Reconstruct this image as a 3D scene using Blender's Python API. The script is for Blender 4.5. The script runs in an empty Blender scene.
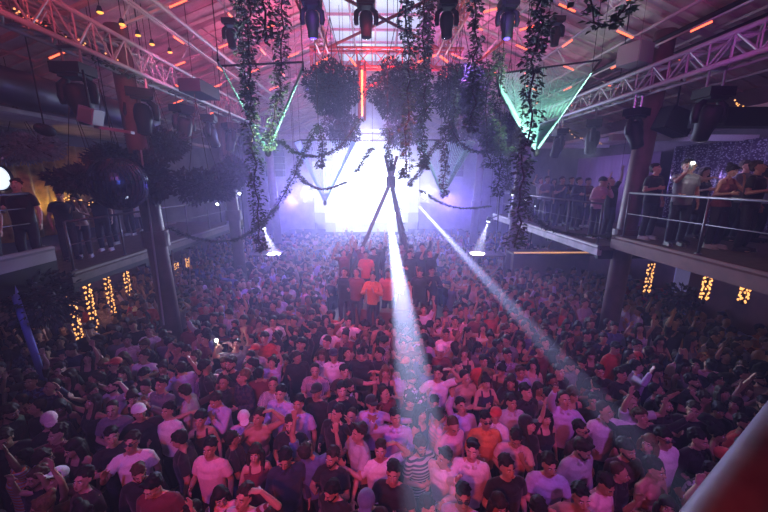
import bpy, math, random, colorsys
import numpy as np
from mathutils import Vector, Matrix, noise
random.seed(11)
SC = bpy.context.scene
COL = SC.collection
PI = math.pi
def R(a): return math.radians(a)

# ---------------------------------------------------------------- camera
CAM = Vector((0, 0, 5.3))
PITCH, YAW, FPX = 12.9, -1.3, 341.333
cam_data = bpy.data.cameras.new('camera'); cam = bpy.data.objects.new('camera', cam_data)
COL.objects.link(cam); SC.camera = cam
cam_data.sensor_width = 36; cam_data.lens = 16; cam_data.clip_start = 0.05; cam_data.clip_end = 200
cam.location = CAM; cam.rotation_euler = (R(90 - PITCH), 0, R(YAW))
CM = cam.rotation_euler.to_matrix()
def ray(px, py): return CM @ Vector(((px - 384) / FPX, (256 - py) / FPX, -1.0))
def at_y(px, py, y):
    r = ray(px, py); return CAM + r * ((y - CAM.y) / r.y)
def at_z(px, py, z):
    r = ray(px, py); return CAM + r * ((z - CAM.z) / r.z)
def at_x(px, py, x):
    r = ray(px, py); return CAM + r * ((x - CAM.x) / r.x)
CMI = CM.inverted()
def to_px(p):
    q = CMI @ (Vector(p) - CAM); return (384 + FPX * q.x / -q.z, 256 - FPX * q.y / -q.z)

# ---------------------------------------------------------------- world, exposure
w = bpy.data.worlds.new('night'); SC.world = w; w.use_nodes = True
w.node_tree.nodes['Background'].inputs[0].default_value = (0.25, 0.2, 0.5, 1)
w.node_tree.nodes['Background'].inputs[1].default_value = 0.03
HAZE_DENSITY = 0.0125
_vs = w.node_tree.nodes.new('ShaderNodeVolumeScatter'); _vs.inputs['Color'].default_value = (.72, .66, 1, 1)
_vs.inputs['Density'].default_value = HAZE_DENSITY; _vs.inputs['Anisotropy'].default_value = 0.68
w.node_tree.links.new(_vs.outputs[0], w.node_tree.nodes['World Output'].inputs['Volume'])
SC.view_settings.view_transform = 'Standard'; SC.view_settings.look = 'None'
SC.view_settings.exposure = 0.0; SC.view_settings.gamma = 1.0
SC.view_settings.use_curve_mapping = False
SC.cycles.max_bounces = 4; SC.cycles.diffuse_bounces = 2; SC.cycles.glossy_bounces = 2
SC.cycles.transmission_bounces = 2; SC.cycles.volume_bounces = 0; SC.cycles.transparent_max_bounces = 4
SC.cycles.use_denoising = True
SC.cycles.sample_clamp_indirect = 3.0

# ---------------------------------------------------------------- lights
def aim(o, d): o.rotation_euler = Vector(d).to_track_quat('-Z', 'Y').to_euler()
def spot(name, loc, target, power, color, angle, blend=0.5, radius=0.05):
    l = bpy.data.lights.new(name, 'SPOT'); l.energy = power; l.color = color
    l.spot_size = R(angle); l.spot_blend = blend; l.shadow_soft_size = radius
    o = bpy.data.objects.new(name, l); COL.objects.link(o); o.location = loc
    aim(o, Vector(target) - Vector(loc)); return o
def area(name, loc, target, power, color, sx, sy, spread=180):
    l = bpy.data.lights.new(name, 'AREA'); l.energy = power; l.color = color
    l.shape = 'RECTANGLE'; l.size = sx; l.size_y = sy; l.spread = R(spread)
    o = bpy.data.objects.new(name, l); COL.objects.link(o); o.location = loc
    aim(o, Vector(target) - Vector(loc)); return o

STAGE_Y = 26.0
P0 = at_y(366, 190, STAGE_Y - 0.6)          # middle of the white stage light
LIGHTS = True
# white and violet stage lights shining at the room
for (px, py, E_) in ((366, 186, 5200), (338, 165, 3000), (400, 165, 3000), (345, 215, 2600), (392, 215, 2600), (366, 135, 3000), (305, 190, 2200), (430, 190, 2200)):
    spot('stage_wash', at_y(px, py, 25.4), (0.5, 2, 3.6), E_ * .8, (0.60, 0.68, 1.0), 68, 1.0, 0.35)
spot('stage_violet', at_y(290, 200, 24.8), (-1.5, 9, 1.5), 4500, (0.20, 0.14, 1.0), 80, 1.0, 0.35)
spot('stage_violet', at_y(450, 200, 24.8), (2.5, 9, 1.5), 4000, (0.22, 0.14, 1.0), 80, 1.0, 0.35)
# the beams pass over the heads and leave the picture below
def beam(pa, ya, pb, zb, E, col, ang):
    A = at_y(pa[0], pa[1], ya); B = at_z(pb[0], pb[1], zb)
    spot('stage_beam', A, B, E, col, ang, 0.3, 0.04)
beam((388, 208), 22.0, (433, 512), 3.2, 1150000, (0.62, 0.78, 1.0), 1.25)
beam((418, 205), 22.0, (598, 402), 2.35, 560000, (0.62, 0.72, 1.0), 1.15)
# wash lights of the trusses over the crowd and from above the camera (lavender and red)
spot('crowd_wash', (-3.0, -1.0, 8.2), (-2.2, 6.6, 1.2), 1080, (0.56, 0.13, 1.0), 56, 1.0, 0.2)
spot('crowd_wash', (3.0, -1.0, 8.2), (2.6, 6.8, 1.2), 1080, (0.64, 0.13, 1.0), 58, 1.0, 0.2)
spot('crowd_wash', (0.2, 1.4, 8.8), (0.2, 5.5, 1.2), 360, (0.75, 0.26, 1.0), 56, 1.0, 0.25)
spot('crowd_red', (-1.4, -2.4, 6.6), (0.0, 6.0, 1.0), 1450, (1.0, 0.06, 0.07), 60, 1.0, 0.2)
spot('crowd_red', (0.0, 6.6, 8.0), (0.4, 10.0, 1.5), 1100, (1.0, 0.06, 0.16), 80, 1.0, 0.3)
spot('crowd_wash', (-2.5, 9.5, 8.2), (-2.5, 14, 1.5), 1760, (0.30, 0.14, 1.0), 95, 0.9, 0.25)
spot('crowd_wash', (2.5, 9.5, 8.2), (3.0, 14, 1.5), 1760, (0.34, 0.14, 1.0), 95, 0.9, 0.25)
spot('podium_red', (0.6, 3.5, 7.6), at_y(378, 290, 9.8), 1400, (1.0, 0.08, 0.06), 24, 0.9, 0.1)
# light thrown up on the roof (magenta to red)
spot('roof_wash', (-3.0, 5.6, 8.0), (-4.2, 8.0, 10.0), 320, (1.0, 0.09, 0.2), 130, 1.0, 0.3)
spot('roof_wash', (3.2, 5.6, 8.0), (4.4, 8.0, 10.0), 170, (0.95, 0.10, 0.3), 130, 1.0, 0.3)
spot('roof_wash', (-1.8, 11.0, 7.4), (-3.4, 14, 9.9), 1100, (1.0, 0.10, 0.26), 130, 1.0, 0.4)
spot('roof_wash', (2.3, 11.0, 7.4), (3.6, 14, 9.9), 800, (0.95, 0.11, 0.42), 130, 1.0, 0.4)
spot('roof_wash', (0.2, 12, 7.4), (0.2, 17, 10), 1300, (0.75, 0.16, 0.9), 130, 1.0, 0.4)
spot('truss_red', (0.2, 10.4, 7.6), (0.2, 11.6, 9.6), 1300, (1.0, 0.04, 0.05), 130, 1.0, 0.3)
spot('truss_pink', (-3.6, 3.2, 7.6), (-5.5, 5.5, 7.9), 420, (1.0, 0.08, 0.12), 100, 1.0, 0.1)
spot('truss_pink', (-3.8, 8.0, 7.6), (-5.5, 11, 7.9), 420, (1.0, 0.15, 0.5), 90, 1.0, 0.1)
spot('truss_red', (-0.8, 4.6, 7.9), (0.4, 7.4, 9.2), 160, (1.0, 0.05, 0.06), 110, 1.0, 0.2)
spot('truss_violet', (4.4, 4.5, 7.0), (6.0, 9.0, 7.5), 120, (0.70, 0.12, 1.0), 90, 1.0, 0.1)
# galleries
spot('gallery_wash', (7.6, 8.6, 6.2), (9.9, 8.2, 5.0), 130, (0.50, 0.36, 1.0), 140, 1.0, 0.2)
spot('gallery_wash', (7.2, 13.4, 6.0), (9.8, 13.6, 4.8), 270, (0.45, 0.33, 1.0), 140, 1.0, 0.2)
spot('gallery_wash', (3.8, 4.0, 7.0), (8.5, 8, 4.6), 90, (0.95, 0.10, 0.3), 90, 1.0, 0.3)
spot('gallery_wash', (-7.6, 7.0, 6.2), (-9.9, 6.4, 5.0), 260, (0.40, 0.42, 1.0), 140, 1.0, 0.2)
spot('gallery_wash', (-4.5, 12.5, 6.9), (-9, 13, 4.6), 360, (0.36, 0.36, 1.0), 110, 1.0, 0.3)
spot('gallery_wash', (-3.8, 4.0, 7.0), (-8.5, 7, 4.6), 105, (0.5, 0.30, 0.9), 90, 1.0, 0.3)

# ---------------------------------------------------------------- materials
MATS = {}
def mat(name, color=(0.5, 0.5, 0.5), rough=0.6, metal=0.0, emit=None, strength=1.0, obj_color=False, noise_amt=0.0, noise_scale=8.0, pattern=None, col2=None, spec=0.5, sheen=0.0):
    if name in MATS: return MATS[name]
    m = bpy.data.materials.new(name); m.use_nodes = True; MATS[name] = m
    nt = m.node_tree; b = nt.nodes['Principled BSDF']
    b.inputs['Base Color'].default_value = (*color, 1); b.inputs['Roughness'].default_value = rough
    b.inputs['Metallic'].default_value = metal; b.inputs['Specular IOR Level'].default_value = spec
    if sheen: b.inputs['Sheen Weight'].default_value = sheen
    if emit:
        b.inputs['Emission Color'].default_value = (*emit, 1); b.inputs['Emission Strength'].default_value = strength
    src = None
    if obj_color:
        oi = nt.nodes.new('ShaderNodeObjectInfo'); src = oi.outputs['Color']
    if pattern or noise_amt:
        tc = nt.nodes.new('ShaderNodeTexCoord')
    if pattern:
        mx = nt.nodes.new('ShaderNodeMix'); mx.data_type = 'RGBA'
        if src: nt.links.new(src, mx.inputs['A'])
        else: mx.inputs['A'].default_value = (*color, 1)
        mx.inputs['B'].default_value = (*(col2 or (0.02, 0.02, 0.03)), 1)
        ramp = nt.nodes.new('ShaderNodeValToRGB'); ramp.color_ramp.interpolation = 'CONSTANT'
        if pattern == 'stripe':
            t = nt.nodes.new('ShaderNodeTexWave'); t.wave_type = 'BANDS'; t.bands_direction = 'X'; t.inputs['Scale'].default_value = 14
            t.inputs['Distortion'].default_value = 0.4
            out = t.outputs['Fac']; ramp.color_ramp.elements[1].position = 0.5
        elif pattern == 'band':
            t = nt.nodes.new('ShaderNodeTexWave'); t.bands_direction = 'Z'; t.inputs['Scale'].default_value = 6; t.inputs['Distortion'].default_value = 0.3
            out = t.outputs['Fac']; ramp.color_ramp.elements[1].position = 0.55
        elif pattern == 'leaf':
            t = nt.nodes.new('ShaderNodeTexVoronoi'); t.inputs['Scale'].default_value = 14
            out = t.outputs['Distance']; ramp.color_ramp.elements[1].position = 0.42
        elif pattern == 'check':
            t = nt.nodes.new('ShaderNodeTexChecker'); t.inputs['Scale'].default_value = 16
            out = t.outputs['Fac']; ramp.color_ramp.elements[1].position = 0.5
        nt.links.new(tc.outputs['Object'], t.inputs['Vector']); nt.links.new(out, ramp.inputs[0])
        nt.links.new(ramp.outputs[0], mx.inputs['Factor']); src = mx.outputs['Result']
    if noise_amt:
        n = nt.nodes.new('ShaderNodeTexNoise'); n.inputs['Scale'].default_value = noise_scale; n.inputs['Detail'].default_value = 5
        nt.links.new(tc.outputs['Object'], n.inputs['Vector'])
        mr = nt.nodes.new('ShaderNodeMapRange'); mr.inputs[1].default_value = 0.3; mr.inputs[2].default_value = 0.7
        mr.inputs[3].default_value = 1 - noise_amt; mr.inputs[4].default_value = 1 + noise_amt
        nt.links.new(n.outputs[0], mr.inputs[0])
        mm = nt.nodes.new('ShaderNodeVectorMath'); mm.operation = 'SCALE'
        if src: nt.links.new(src, mm.inputs[0])
        else: mm.inputs[0].default_value = color
        nt.links.new(mr.outputs[0], mm.inputs['Scale']); src = mm.outputs[0]
        bp = nt.nodes.new('ShaderNodeBump'); bp.inputs['Strength'].default_value = 0.3; bp.inputs['Distance'].default_value = 0.01
        nt.links.new(n.outputs[0], bp.inputs['Height']); nt.links.new(bp.outputs[0], b.inputs['Normal'])
    if src: nt.links.new(src, b.inputs['Base Color'])
    return m

# ---------------------------------------------------------------- mesh builder
class MB:
    def __init__(s): s.v = []; s.f = []; s.m = []
    def add(s, vs, fs, mi=0):
        o = len(s.v); s.v += [tuple(p) for p in vs]; s.f += [tuple(o + i for i in f) for f in fs]; s.m += [mi] * len(fs)
    def box(s, c, d, rot=None, mi=0):
        c = Vector(c); P = []
        for x in (-.5, .5):
            for y in (-.5, .5):
                for z in (-.5, .5):
                    q = Vector((x * d[0], y * d[1], z * d[2]))
                    if rot is not None: q = rot @ q
                    P.append(c + q)
        s.add(P, [(0, 1, 3, 2), (4, 6, 7, 5), (0, 4, 5, 1), (2, 3, 7, 6), (0, 2, 6, 4), (1, 5, 7, 3)], mi)
    def tube(s, pts, r, n=8, mi=0, ref=None, flat=1.0):
        pts = [Vector(p) for p in pts]; k = len(pts)
        rs = r if isinstance(r, (list, tuple)) else [r] * k
        prev = None; V = []
        for i, p in enumerate(pts):
            d = (pts[min(i + 1, k - 1)] - pts[max(i - 1, 0)]).normalized()
            if prev is None:
                a = Vector(ref) if ref else (Vector((0, 0, 1)) if abs(d.z) < 0.9 else Vector((1, 0, 0)))
                u = (a - d * a.dot(d)).normalized()
            else: u = (prev - d * prev.dot(d)).normalized()
            prev = u; v_ = d.cross(u)
            for j in range(n):
                t = 2 * PI * j / n; V.append(p + (u * math.cos(t) * flat + v_ * math.sin(t)) * rs[i])
        F = []
        for i in range(k - 1):
            for j in range(n):
                a = i * n + j; b = i * n + (j + 1) % n; F.append((a, b, b + n, a + n))
        F.append(tuple(range(n - 1, -1, -1))); F.append(tuple((k - 1) * n + j for j in range(n)))
        s.add(V, F, mi)
    def ell(s, c, r, rot=None, nu=12, nv=8, mi=0):
        c = Vector(c); r = (r, r, r) if not isinstance(r, (tuple, list)) else r
        V = [Vector((0, 0, -1))]
        for i in range(1, nv):
            ph = -PI / 2 + PI * i / nv
            for j in range(nu):
                t = 2 * PI * j / nu; V.append(Vector((math.cos(ph) * math.cos(t), math.cos(ph) * math.sin(t), math.sin(ph))))
        V.append(Vector((0, 0, 1))); out = []
        for q in V:
            q = Vector((q.x * r[0], q.y * r[1], q.z * r[2]))
            if rot is not None: q = rot @ q
            out.append(c + q)
        F = [(0, 1 + (j + 1) % nu, 1 + j) for j in range(nu)]
        for i in range(nv - 2):
            for j in range(nu):
                a = 1 + i * nu + j; b = 1 + i * nu + (j + 1) % nu; F.append((a, b, b + nu, a + nu))
        l = len(V) - 1; o = 1 + (nv - 2) * nu
        F += [(l, o + j, o + (j + 1) % nu) for j in range(nu)]
        s.add(out, F, mi)
    def cap(s, a, b, ra, rb, n=10, mi=0, seg=4):        # capsule
        a = Vector(a); b = Vector(b); d = (b - a); L = d.length; d.normalize()
        pts = []; rs = []
        for i in range(seg):
            t = PI / 2 * (1 - i / seg); pts.append(a - d * ra * math.sin(t)); rs.append(max(ra * math.cos(t), ra * 0.03))
        pts.append(a); rs.append(ra); pts.append(b); rs.append(rb)
        for i in range(1, seg + 1):
            t = PI / 2 * i / seg; pts.append(b + d * rb * math.sin(t)); rs.append(max(rb * math.cos(t), rb * 0.03))
        s.tube(pts, rs, n, mi)
    def rings(s, L, n=20, mi=0):                        # L: (cx,cy,z,rx,ry)
        V = []; F = []
        for (cx, cy, z, rx, ry) in L:
            for j in range(n):
                t = 2 * PI * j / n; V.append((cx + rx * math.cos(t), cy + ry * math.sin(t), z))
        for i in range(len(L) - 1):
            for j in range(n):
                a = i * n + j; b = i * n + (j + 1) % n; F.append((a, b, b + n, a + n))
        F.append(tuple(range(n - 1, -1, -1))); F.append(tuple((len(L) - 1) * n + j for j in range(n)))
        s.add(V, F, mi)
    def leaf(s, c, d, n, L, W, mi=0):                    # folded pointed leaf
        c = Vector(c); d = Vector(d).normalized(); n = Vector(n); sd = d.cross(n)
        if sd.length < 1e-4: sd = d.orthogonal()
        sd.normalize(); up = sd.cross(d)
        s.add([c, c + d * L * .45 + sd * W * .5 + up * W * .15, c + d * L, c + d * L * .45 - sd * W * .5 + up * W * .15, c + d * L * .5 - up * W * .05],
              [(0, 4, 1), (1, 4, 2), (2, 4, 3), (3, 4, 0)], mi)
    def mesh(s, name, mats, smooth=False):
        me = bpy.data.meshes.new(name); me.from_pydata(s.v, [], s.f)
        for m in (mats if isinstance(mats, (list, tuple)) else [mats]): me.materials.append(m)
        if any(s.m): me.polygons.foreach_set('material_index', s.m)
        if smooth: me.polygons.foreach_set('use_smooth', [True] * len(me.polygons))
        me.update(); return me
    def build(s, name, mats, parent=None, smooth=False, **k):
        o = bpy.data.objects.new(name, s.mesh(name, mats, smooth)); COL.objects.link(o)
        if parent: o.parent = parent
        for a, b in k.items(): o[a] = b
        return o
def tag(o, label, cat, group=None, kind=None):
    o['label'] = label; o['category'] = cat
    if group: o['group'] = group
    if kind: o['kind'] = kind
    return o
def thing(name, label, cat, loc=(0, 0, 0), rz=0, group=None):
    o = bpy.data.objects.new(name, None); COL.objects.link(o); o.location = loc; o.rotation_euler = (0, 0, rz)
    o.empty_display_size = 0.1
    return tag(o, label, cat, group)
def dup(o, parent=None):
    c = o.copy(); COL.objects.link(c)
    if parent: c.parent = parent
    for ch in list(o.children): dup(ch, c)
    return c
ORD = ['', 'first', 'second', 'third', 'fourth', 'fifth', 'sixth', 'seventh', 'eighth', 'ninth', 'tenth', 'eleventh', 'twelfth', 'thirteenth', 'fourteenth', 'fifteenth', 'sixteenth', 'seventeenth', 'eighteenth', 'nineteenth', 'twentieth']

M_BLACK = mat('black_metal', (0.007, 0.007, 0.008), 0.6, spec=.25)
M_BLACKP = mat('black_plastic', (0.01, 0.01, 0.011), 0.6, spec=.25)
M_GREY = mat('grey_steel', (0.35, 0.35, 0.38), 0.35, 0.8)
M_ALU = mat('truss_aluminium', (0.34, 0.32, 0.34), 0.6, 0.2)
M_RAIL = mat('rail_steel', (0.17, 0.16, 0.17), 0.4, 0.6)
M_WOOD = mat('dark_wood', (0.10, 0.06, 0.045), 0.6, noise_amt=0.3, noise_scale=6)
M_DECK = mat('deck_paint', (0.16, 0.055, 0.045), 0.6, noise_amt=0.25, noise_scale=4)
M_ROOF = mat('roof_boards', (0.46, 0.38, 0.40), 0.7, noise_amt=0.25, noise_scale=2.5)
M_STEEL = mat('roof_steel', (0.40, 0.34, 0.36), 0.55, 0.2)
M_REDSTEEL = mat('red_steel', (0.55, 0.12, 0.10), 0.5, 0.1)
M_LEAF = mat('leaf_green', (0.045, 0.075, 0.035), 0.55, noise_amt=0.4, noise_scale=20)
M_LEAFD = mat('leaf_dark', (0.022, 0.032, 0.028), 0.6, noise_amt=0.4, noise_scale=12)
M_STEM = mat('stem_brown', (0.05, 0.03, 0.02), 0.8)
M_BARK = mat('stripped_pole', (0.15, 0.10, 0.08), 0.7, noise_amt=0.3, noise_scale=14)
M_REDLED = mat('red_led', (0.8, 0.1, 0.05), 0.4, emit=(1.0, 0.13, 0.06), strength=3.2)
M_WARM = mat('warm_bulb', (1, .8, .5), 0.4, emit=(1.0, 0.42, 0.12), strength=1.8)
M_BLUE = mat('blue_lens', (0.1, 0.1, 1), 0.2, emit=(0.18, 0.08, 1.0), strength=2.2)
M_LENS = mat('dark_lens', (0.05, 0.05, 0.07), 0.08, spec=0.8)
M_WHITE = mat('white_lamp', (1, 1, 1), 0.4, emit=(0.85, 0.93, 1.0), strength=9)
# ================================================================ the hall
def struct(mb, name, m, parent=None):
    o = mb.build(name, m, parent)
    if not parent: o['kind'] = 'structure'
    return o
HX, Y0, Y1 = 10.4, -3.0, 28.0
RIDGE, RX, EAVE = 10.9, 1.75, 7.7
b = MB(); b.box((0, (Y0 + Y1) / 2, -0.1), (2 * HX, Y1 - Y0, 0.2))
struct(b, 'floor', mat('floor_concrete', (0.05, 0.045, 0.05), 0.5, noise_amt=0.3, noise_scale=2))
for s, nm in ((-1, 'left'), (1, 'right')):
    b = MB(); b.box((s * (HX + .1), (Y0 + Y1) / 2, 4), (0.2, Y1 - Y0, 8))
    struct(b, 'wall_' + nm, mat('side_wall', (0.13, 0.11, 0.13), 0.7, noise_amt=0.4, noise_scale=1.2))
b = MB(); b.box((0, Y1 + .1, 5), (2 * HX + .4, 0.2, 12)); struct(b, 'wall_back', mat('back_wall', (0.30, 0.28, 0.36), 0.8, noise_amt=0.2, noise_scale=2))
b = MB(); b.box((0, Y0 - .1, 5), (2 * HX + .4, 0.2, 12)); struct(b, 'wall_front', mat('front_wall', (0.05, 0.05, 0.06), 0.8))
# roof: two slopes with the skylight along the ridge
SKY0, SKY1 = 12.4, 18.8
def roof_z(x):
    a = abs(x)
    return RIDGE if a <= RX else RIDGE + (EAVE - RIDGE) * (a - RX) / (HX - RX)
b = MB()
for s in (-1, 1):
    p = [(s * RX, Y0), (s * (HX + .2), Y0), (s * (HX + .2), Y1), (s * RX, Y1)]
    vs = [(x, y, roof_z(x)) for x, y in p] + [(x, y, roof_z(x) + .12) for x, y in p]
    b.add(vs, [(0, 1, 2, 3), (7, 6, 5, 4), (0, 4, 5, 1), (1, 5, 6, 2), (2, 6, 7, 3), (3, 7, 4, 0)])
    for k in range(int((Y1 - Y0) / 0.42)):         # raised board seams along the slope
        y = Y0 + .2 + k * .42
        b.add([(s * RX, y, RIDGE - .03), (s * RX, y + .05, RIDGE - .03), (s * HX, y + .05, roof_z(HX) - .03), (s * HX, y, roof_z(HX) - .03),
               (s * RX, y, RIDGE + .01), (s * RX, y + .05, RIDGE + .01), (s * HX, y + .05, roof_z(HX) + .01), (s * HX, y, roof_z(HX) + .01)],
              [(0, 1, 2, 3), (0, 4, 5, 1), (1, 5, 6, 2), (2, 6, 7, 3), (3, 7, 4, 0)])
for (ya, yb) in ((Y0, SKY0), (SKY1, Y1)):
    b.box((0, (ya + yb) / 2, RIDGE + .06), (2 * RX, yb - ya, .12))
struct(b, 'ceiling', M_ROOF)
sk = bpy.data.objects.new('window_1', None); COL.objects.link(sk); sk['kind'] = 'structure'; sk.location = (0, SKY0, RIDGE)
b = MB(); b.box((0, (SKY1 - SKY0) / 2, .1), (2 * RX, SKY1 - SKY0, .03)); b.build('glass', mat('skylight_glass', (0.05, 0.06, 0.08), 0.4, emit=(0.60, 0.66, 1.0), strength=0.85), sk)
b = MB()
for i in range(5): b.box((-RX + 2 * RX * i / 4, (SKY1 - SKY0) / 2, .04), (.07, SKY1 - SKY0, .08))
for i in range(6): b.box((0, (SKY1 - SKY0) * i / 5, .03), (2 * RX, .07, .08))
b.build('window_frame', M_STEEL, sk)
# rafters and purlins: structure of the roof
b = MB()
for y in np.arange(-1.0, 27.9, 2.4):
    for s in (-1, 1):
        b.tube([(s * RX, y, RIDGE - .22), (s * HX, y, EAVE - .22)], .07, 6)
        b.tube([(s * RX, y, RIDGE - .9), (s * 5.6, y, roof_z(5.6) - .9)], .035, 5)
        for x in np.arange(RX, 5.5, 1.3):
            b.tube([(s * x, y, roof_z(x) - .9), (s * (x + .65), y, roof_z(x + .65) - .2)], .022, 5)
            b.tube([(s * (x + 1.3), y, roof_z(x + 1.3) - .9), (s * (x + .65), y, roof_z(x + .65) - .2)], .022, 5)
for x in (3.6, 5.0, 6.4):
    for s in (-1, 1): b.tube([(s * x, Y0, roof_z(x) - .94), (s * x, Y1, roof_z(x) - .94)], .025, 5)
for y in np.arange(-1.0, 27.9, 2.4):
    for s in (-1, 1): b.tube([(s * 5.6, y, roof_z(5.6) - .9), (s * 7.6, y, roof_z(7.6) - .9), (s * 8.6, y, roof_z(8.6) - .2)], .03, 5)
for x in (2.0, 3.9, 5.8, 7.7, 9.6):
    for s in (-1, 1): b.tube([(s * x, Y0, roof_z(x) - .12), (s * x, Y1, roof_z(x) - .12)], .045, 5)
struct(b, 'trim_1', M_STEEL)

# ---- lighting trusses
def truss_mesh(b, L, w=.34, bar=.028, web=.014, step=.45, sq=True):
    pass
def truss(label, a, c, w=.36, h=.42, m=M_ALU, group=None, tri=False, step=.42, r=.034):
    a = Vector(a); c = Vector(c); d = (c - a); L = d.length; d.normalize()
    side = d.cross(Vector((0, 0, 1))); side = side.normalized() if side.length > .01 else Vector((1, 0, 0)); up = side.cross(d)
    root = thing('lighting_truss', label, 'truss', a, 0, group)
    off = [side * w / 2 + up * h / 2, -side * w / 2 + up * h / 2, -side * w / 2 - up * h / 2, side * w / 2 - up * h / 2]
    for o in off:
        b = MB(); b.tube([o, o + d * L], r, 8); b.build('chord', m, root, True)
    b = MB(); n = max(2, int(L / step)); st = L / n
    for k in range(4):
        o1, o2 = off[k], off[(k + 1) % 4]
        for i in range(n):
            A, B = (o1, o2) if i % 2 else (o2, o1)
            b.tube([A + d * st * i, B + d * st * (i + 1)], r * .42, 5)
            b.tube([o1 + d * st * i, o2 + d * st * i], r * .36, 4)
    b.build('bracing', m, root)
    if abs(d.z) < .5:
        b = MB(); nh = max(2, round(L / 4))
        for k in range(nh + 1):
            p = d * min(L - .1, max(.1, L * k / nh)); z = roof_z(a.x + p.x) + .02 - a.z; b.tube([p + up * h * .4, (p.x, p.y, z)], .012, 5); b.build('hanger', M_BLACK, root); b = MB()
    else:
        b = MB(); b.tube([(0, 0, 0), (0, 0, roof_z(a.x) - .1 - a.z)], .012, 5); b.build('hanger', M_BLACK, root)
    return root
TX, TZ = 5.5, 7.87
TXR, TZR = 6.0, 7.38
truss('long lighting truss over the left gallery edge, carrying moving heads', (-TX, .5, TZ), (-TX, 17.5, TZ), .42, .56, r=.045)
truss('long lighting truss over the right gallery edge, glowing violet', (TXR, .5, TZR), (TXR, 17.5, TZR), .38, .42, r=.045)
truss('red cross truss nearest the camera, above four moving heads', (-2.6, 7.0, 8.75), (3.4, 7.0, 8.75), .3, .35, M_REDSTEEL, r=.035)
truss('red cross truss behind the skylight, above the hanging bushes', (-1.9, 11.2, 8.75), (2.6, 11.2, 8.75), .3, .5, M_REDSTEEL)
truss('short red truss on the left edge of the skylight', (-1.5, 7.2, 9.0), (-1.5, 11.1, 9.0), .25, .3, M_REDSTEEL, r=.03)
truss('short red truss on the right edge of the skylight', (1.95, 7.2, 9.0), (1.95, 11.1, 9.0), .25, .3, M_REDSTEEL, r=.03)
truss('upright red truss post hanging between two dark bushes', at_y(362, 62, 11.0), at_y(362, 120, 11.0), .18, .18, M_REDSTEEL, r=.03)
truss('slim lighting truss crossing in front of the stage light', (-5.2, 19, 7.4), (5.2, 19, 7.4), .3, .35)
# X braces below the skylight
for nm, (u, v) in (('from front left to back right', ((-1.4, 7.3), (1.9, 11.0))), ('from front right to back left', ((1.9, 7.3), (-1.4, 11.0)))):
    b = MB(); b.tube([(u[0], u[1], 8.95), (v[0], v[1], 8.95)], .04, 6)
    tag(b.build('brace_rod', M_REDSTEEL), 'red brace rod under the skylight running ' + nm, 'brace')
# fan of red struts around the back cross truss
b0 = at_y(362, 62, 11.0)
for i, (px, py) in enumerate(((312, 66), (338, 70), (392, 70), (428, 64), (480, 60), (505, 40))):
    q = at_y(px, py, 11.0); base = at_y((362, 362, 362, 450, 450, 450)[i], (84, 92, 92, 76, 80, 84)[i], 11.0)
    b = MB(); b.tube([base, q], .035, 6)
    tag(b.build('brace_rod', M_REDSTEEL), f'red diagonal strut above the hanging bushes, {ORD[i+1]} from the left', 'brace')

# ---- LED tubes on the roof
k = 0
rows = [(6.2, 'first'), (8.6, 'second'), (11.0, 'third'), (13.4, 'fourth'), (15.8, 'fifth')]
for y, on in rows:
    for s, sn in ((-1, 'left'), (1, 'right')):
        for xi, x in enumerate((2.9, 4.3, 5.7, 7.1)):
            z0, z1 = roof_z(x - .28) - .945, roof_z(x + .28) - .945
            b = MB(); b.tube([(s * (x - .19), y, z0 - (z1 - z0) * -.16), (s * (x + .19), y, z1 - (z1 - z0) * .16)], .02, 6)
            tag(b.build('led_tube', M_REDLED), f'glowing red tube lamp on the {sn} roof rafter, {on} rafter row, {ORD[xi+1]} from the ridge', 'tube lamp', 'red tube lamps across the roof')
for y, on in ((7.4, 'first'), (9.8, 'second'), (12.2, 'third'), (14.6, 'fourth')):
    for s, sn in ((-1, 'left'), (1, 'right')):
        for xi, x in enumerate((3.6, 5.0, 6.4)):
            z0 = roof_z(x) - .985
            b = MB(); b.tube([(s * x, y - .22, z0), (s * (x), y + .22, z0)], .02, 6)
            tag(b.build('led_tube', M_REDLED), f'glowing red tube lamp along the {sn} roof slope, {on} bay, {ORD[xi+1]} from the ridge', 'tube lamp', 'red tube lamps along the roof')
b = MB(); q0, q1 = at_y(362, 70, 10.8), at_y(362, 116, 10.8); b.tube([q0, q1], .03, 6)
tag(b.build('led_tube', mat('orange_led', (1, .3, .1), .4, emit=(1.0, 0.30, 0.12), strength=3)), 'upright orange tube lamp between the two dark hanging bushes', 'tube lamp')
for i, (px, py, qx, qy) in enumerate(((418, 62, 436, 55), (440, 56, 448, 62), (484, 12, 500, 8), (350, 58, 356, 66), (316, 64, 328, 58), (382, 62, 392, 57), (520, 30, 534, 26))):
    b = MB(); b.tube([at_y(px, py, 10.6), at_y(qx, qy, 10.6)], .026, 6)
    tag(b.build('led_tube', M_REDLED), f'short slanting red tube lamp near the middle red trusses, {ORD[i+1]} one', 'tube lamp', 'slanting red tube lamps in the middle')

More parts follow.
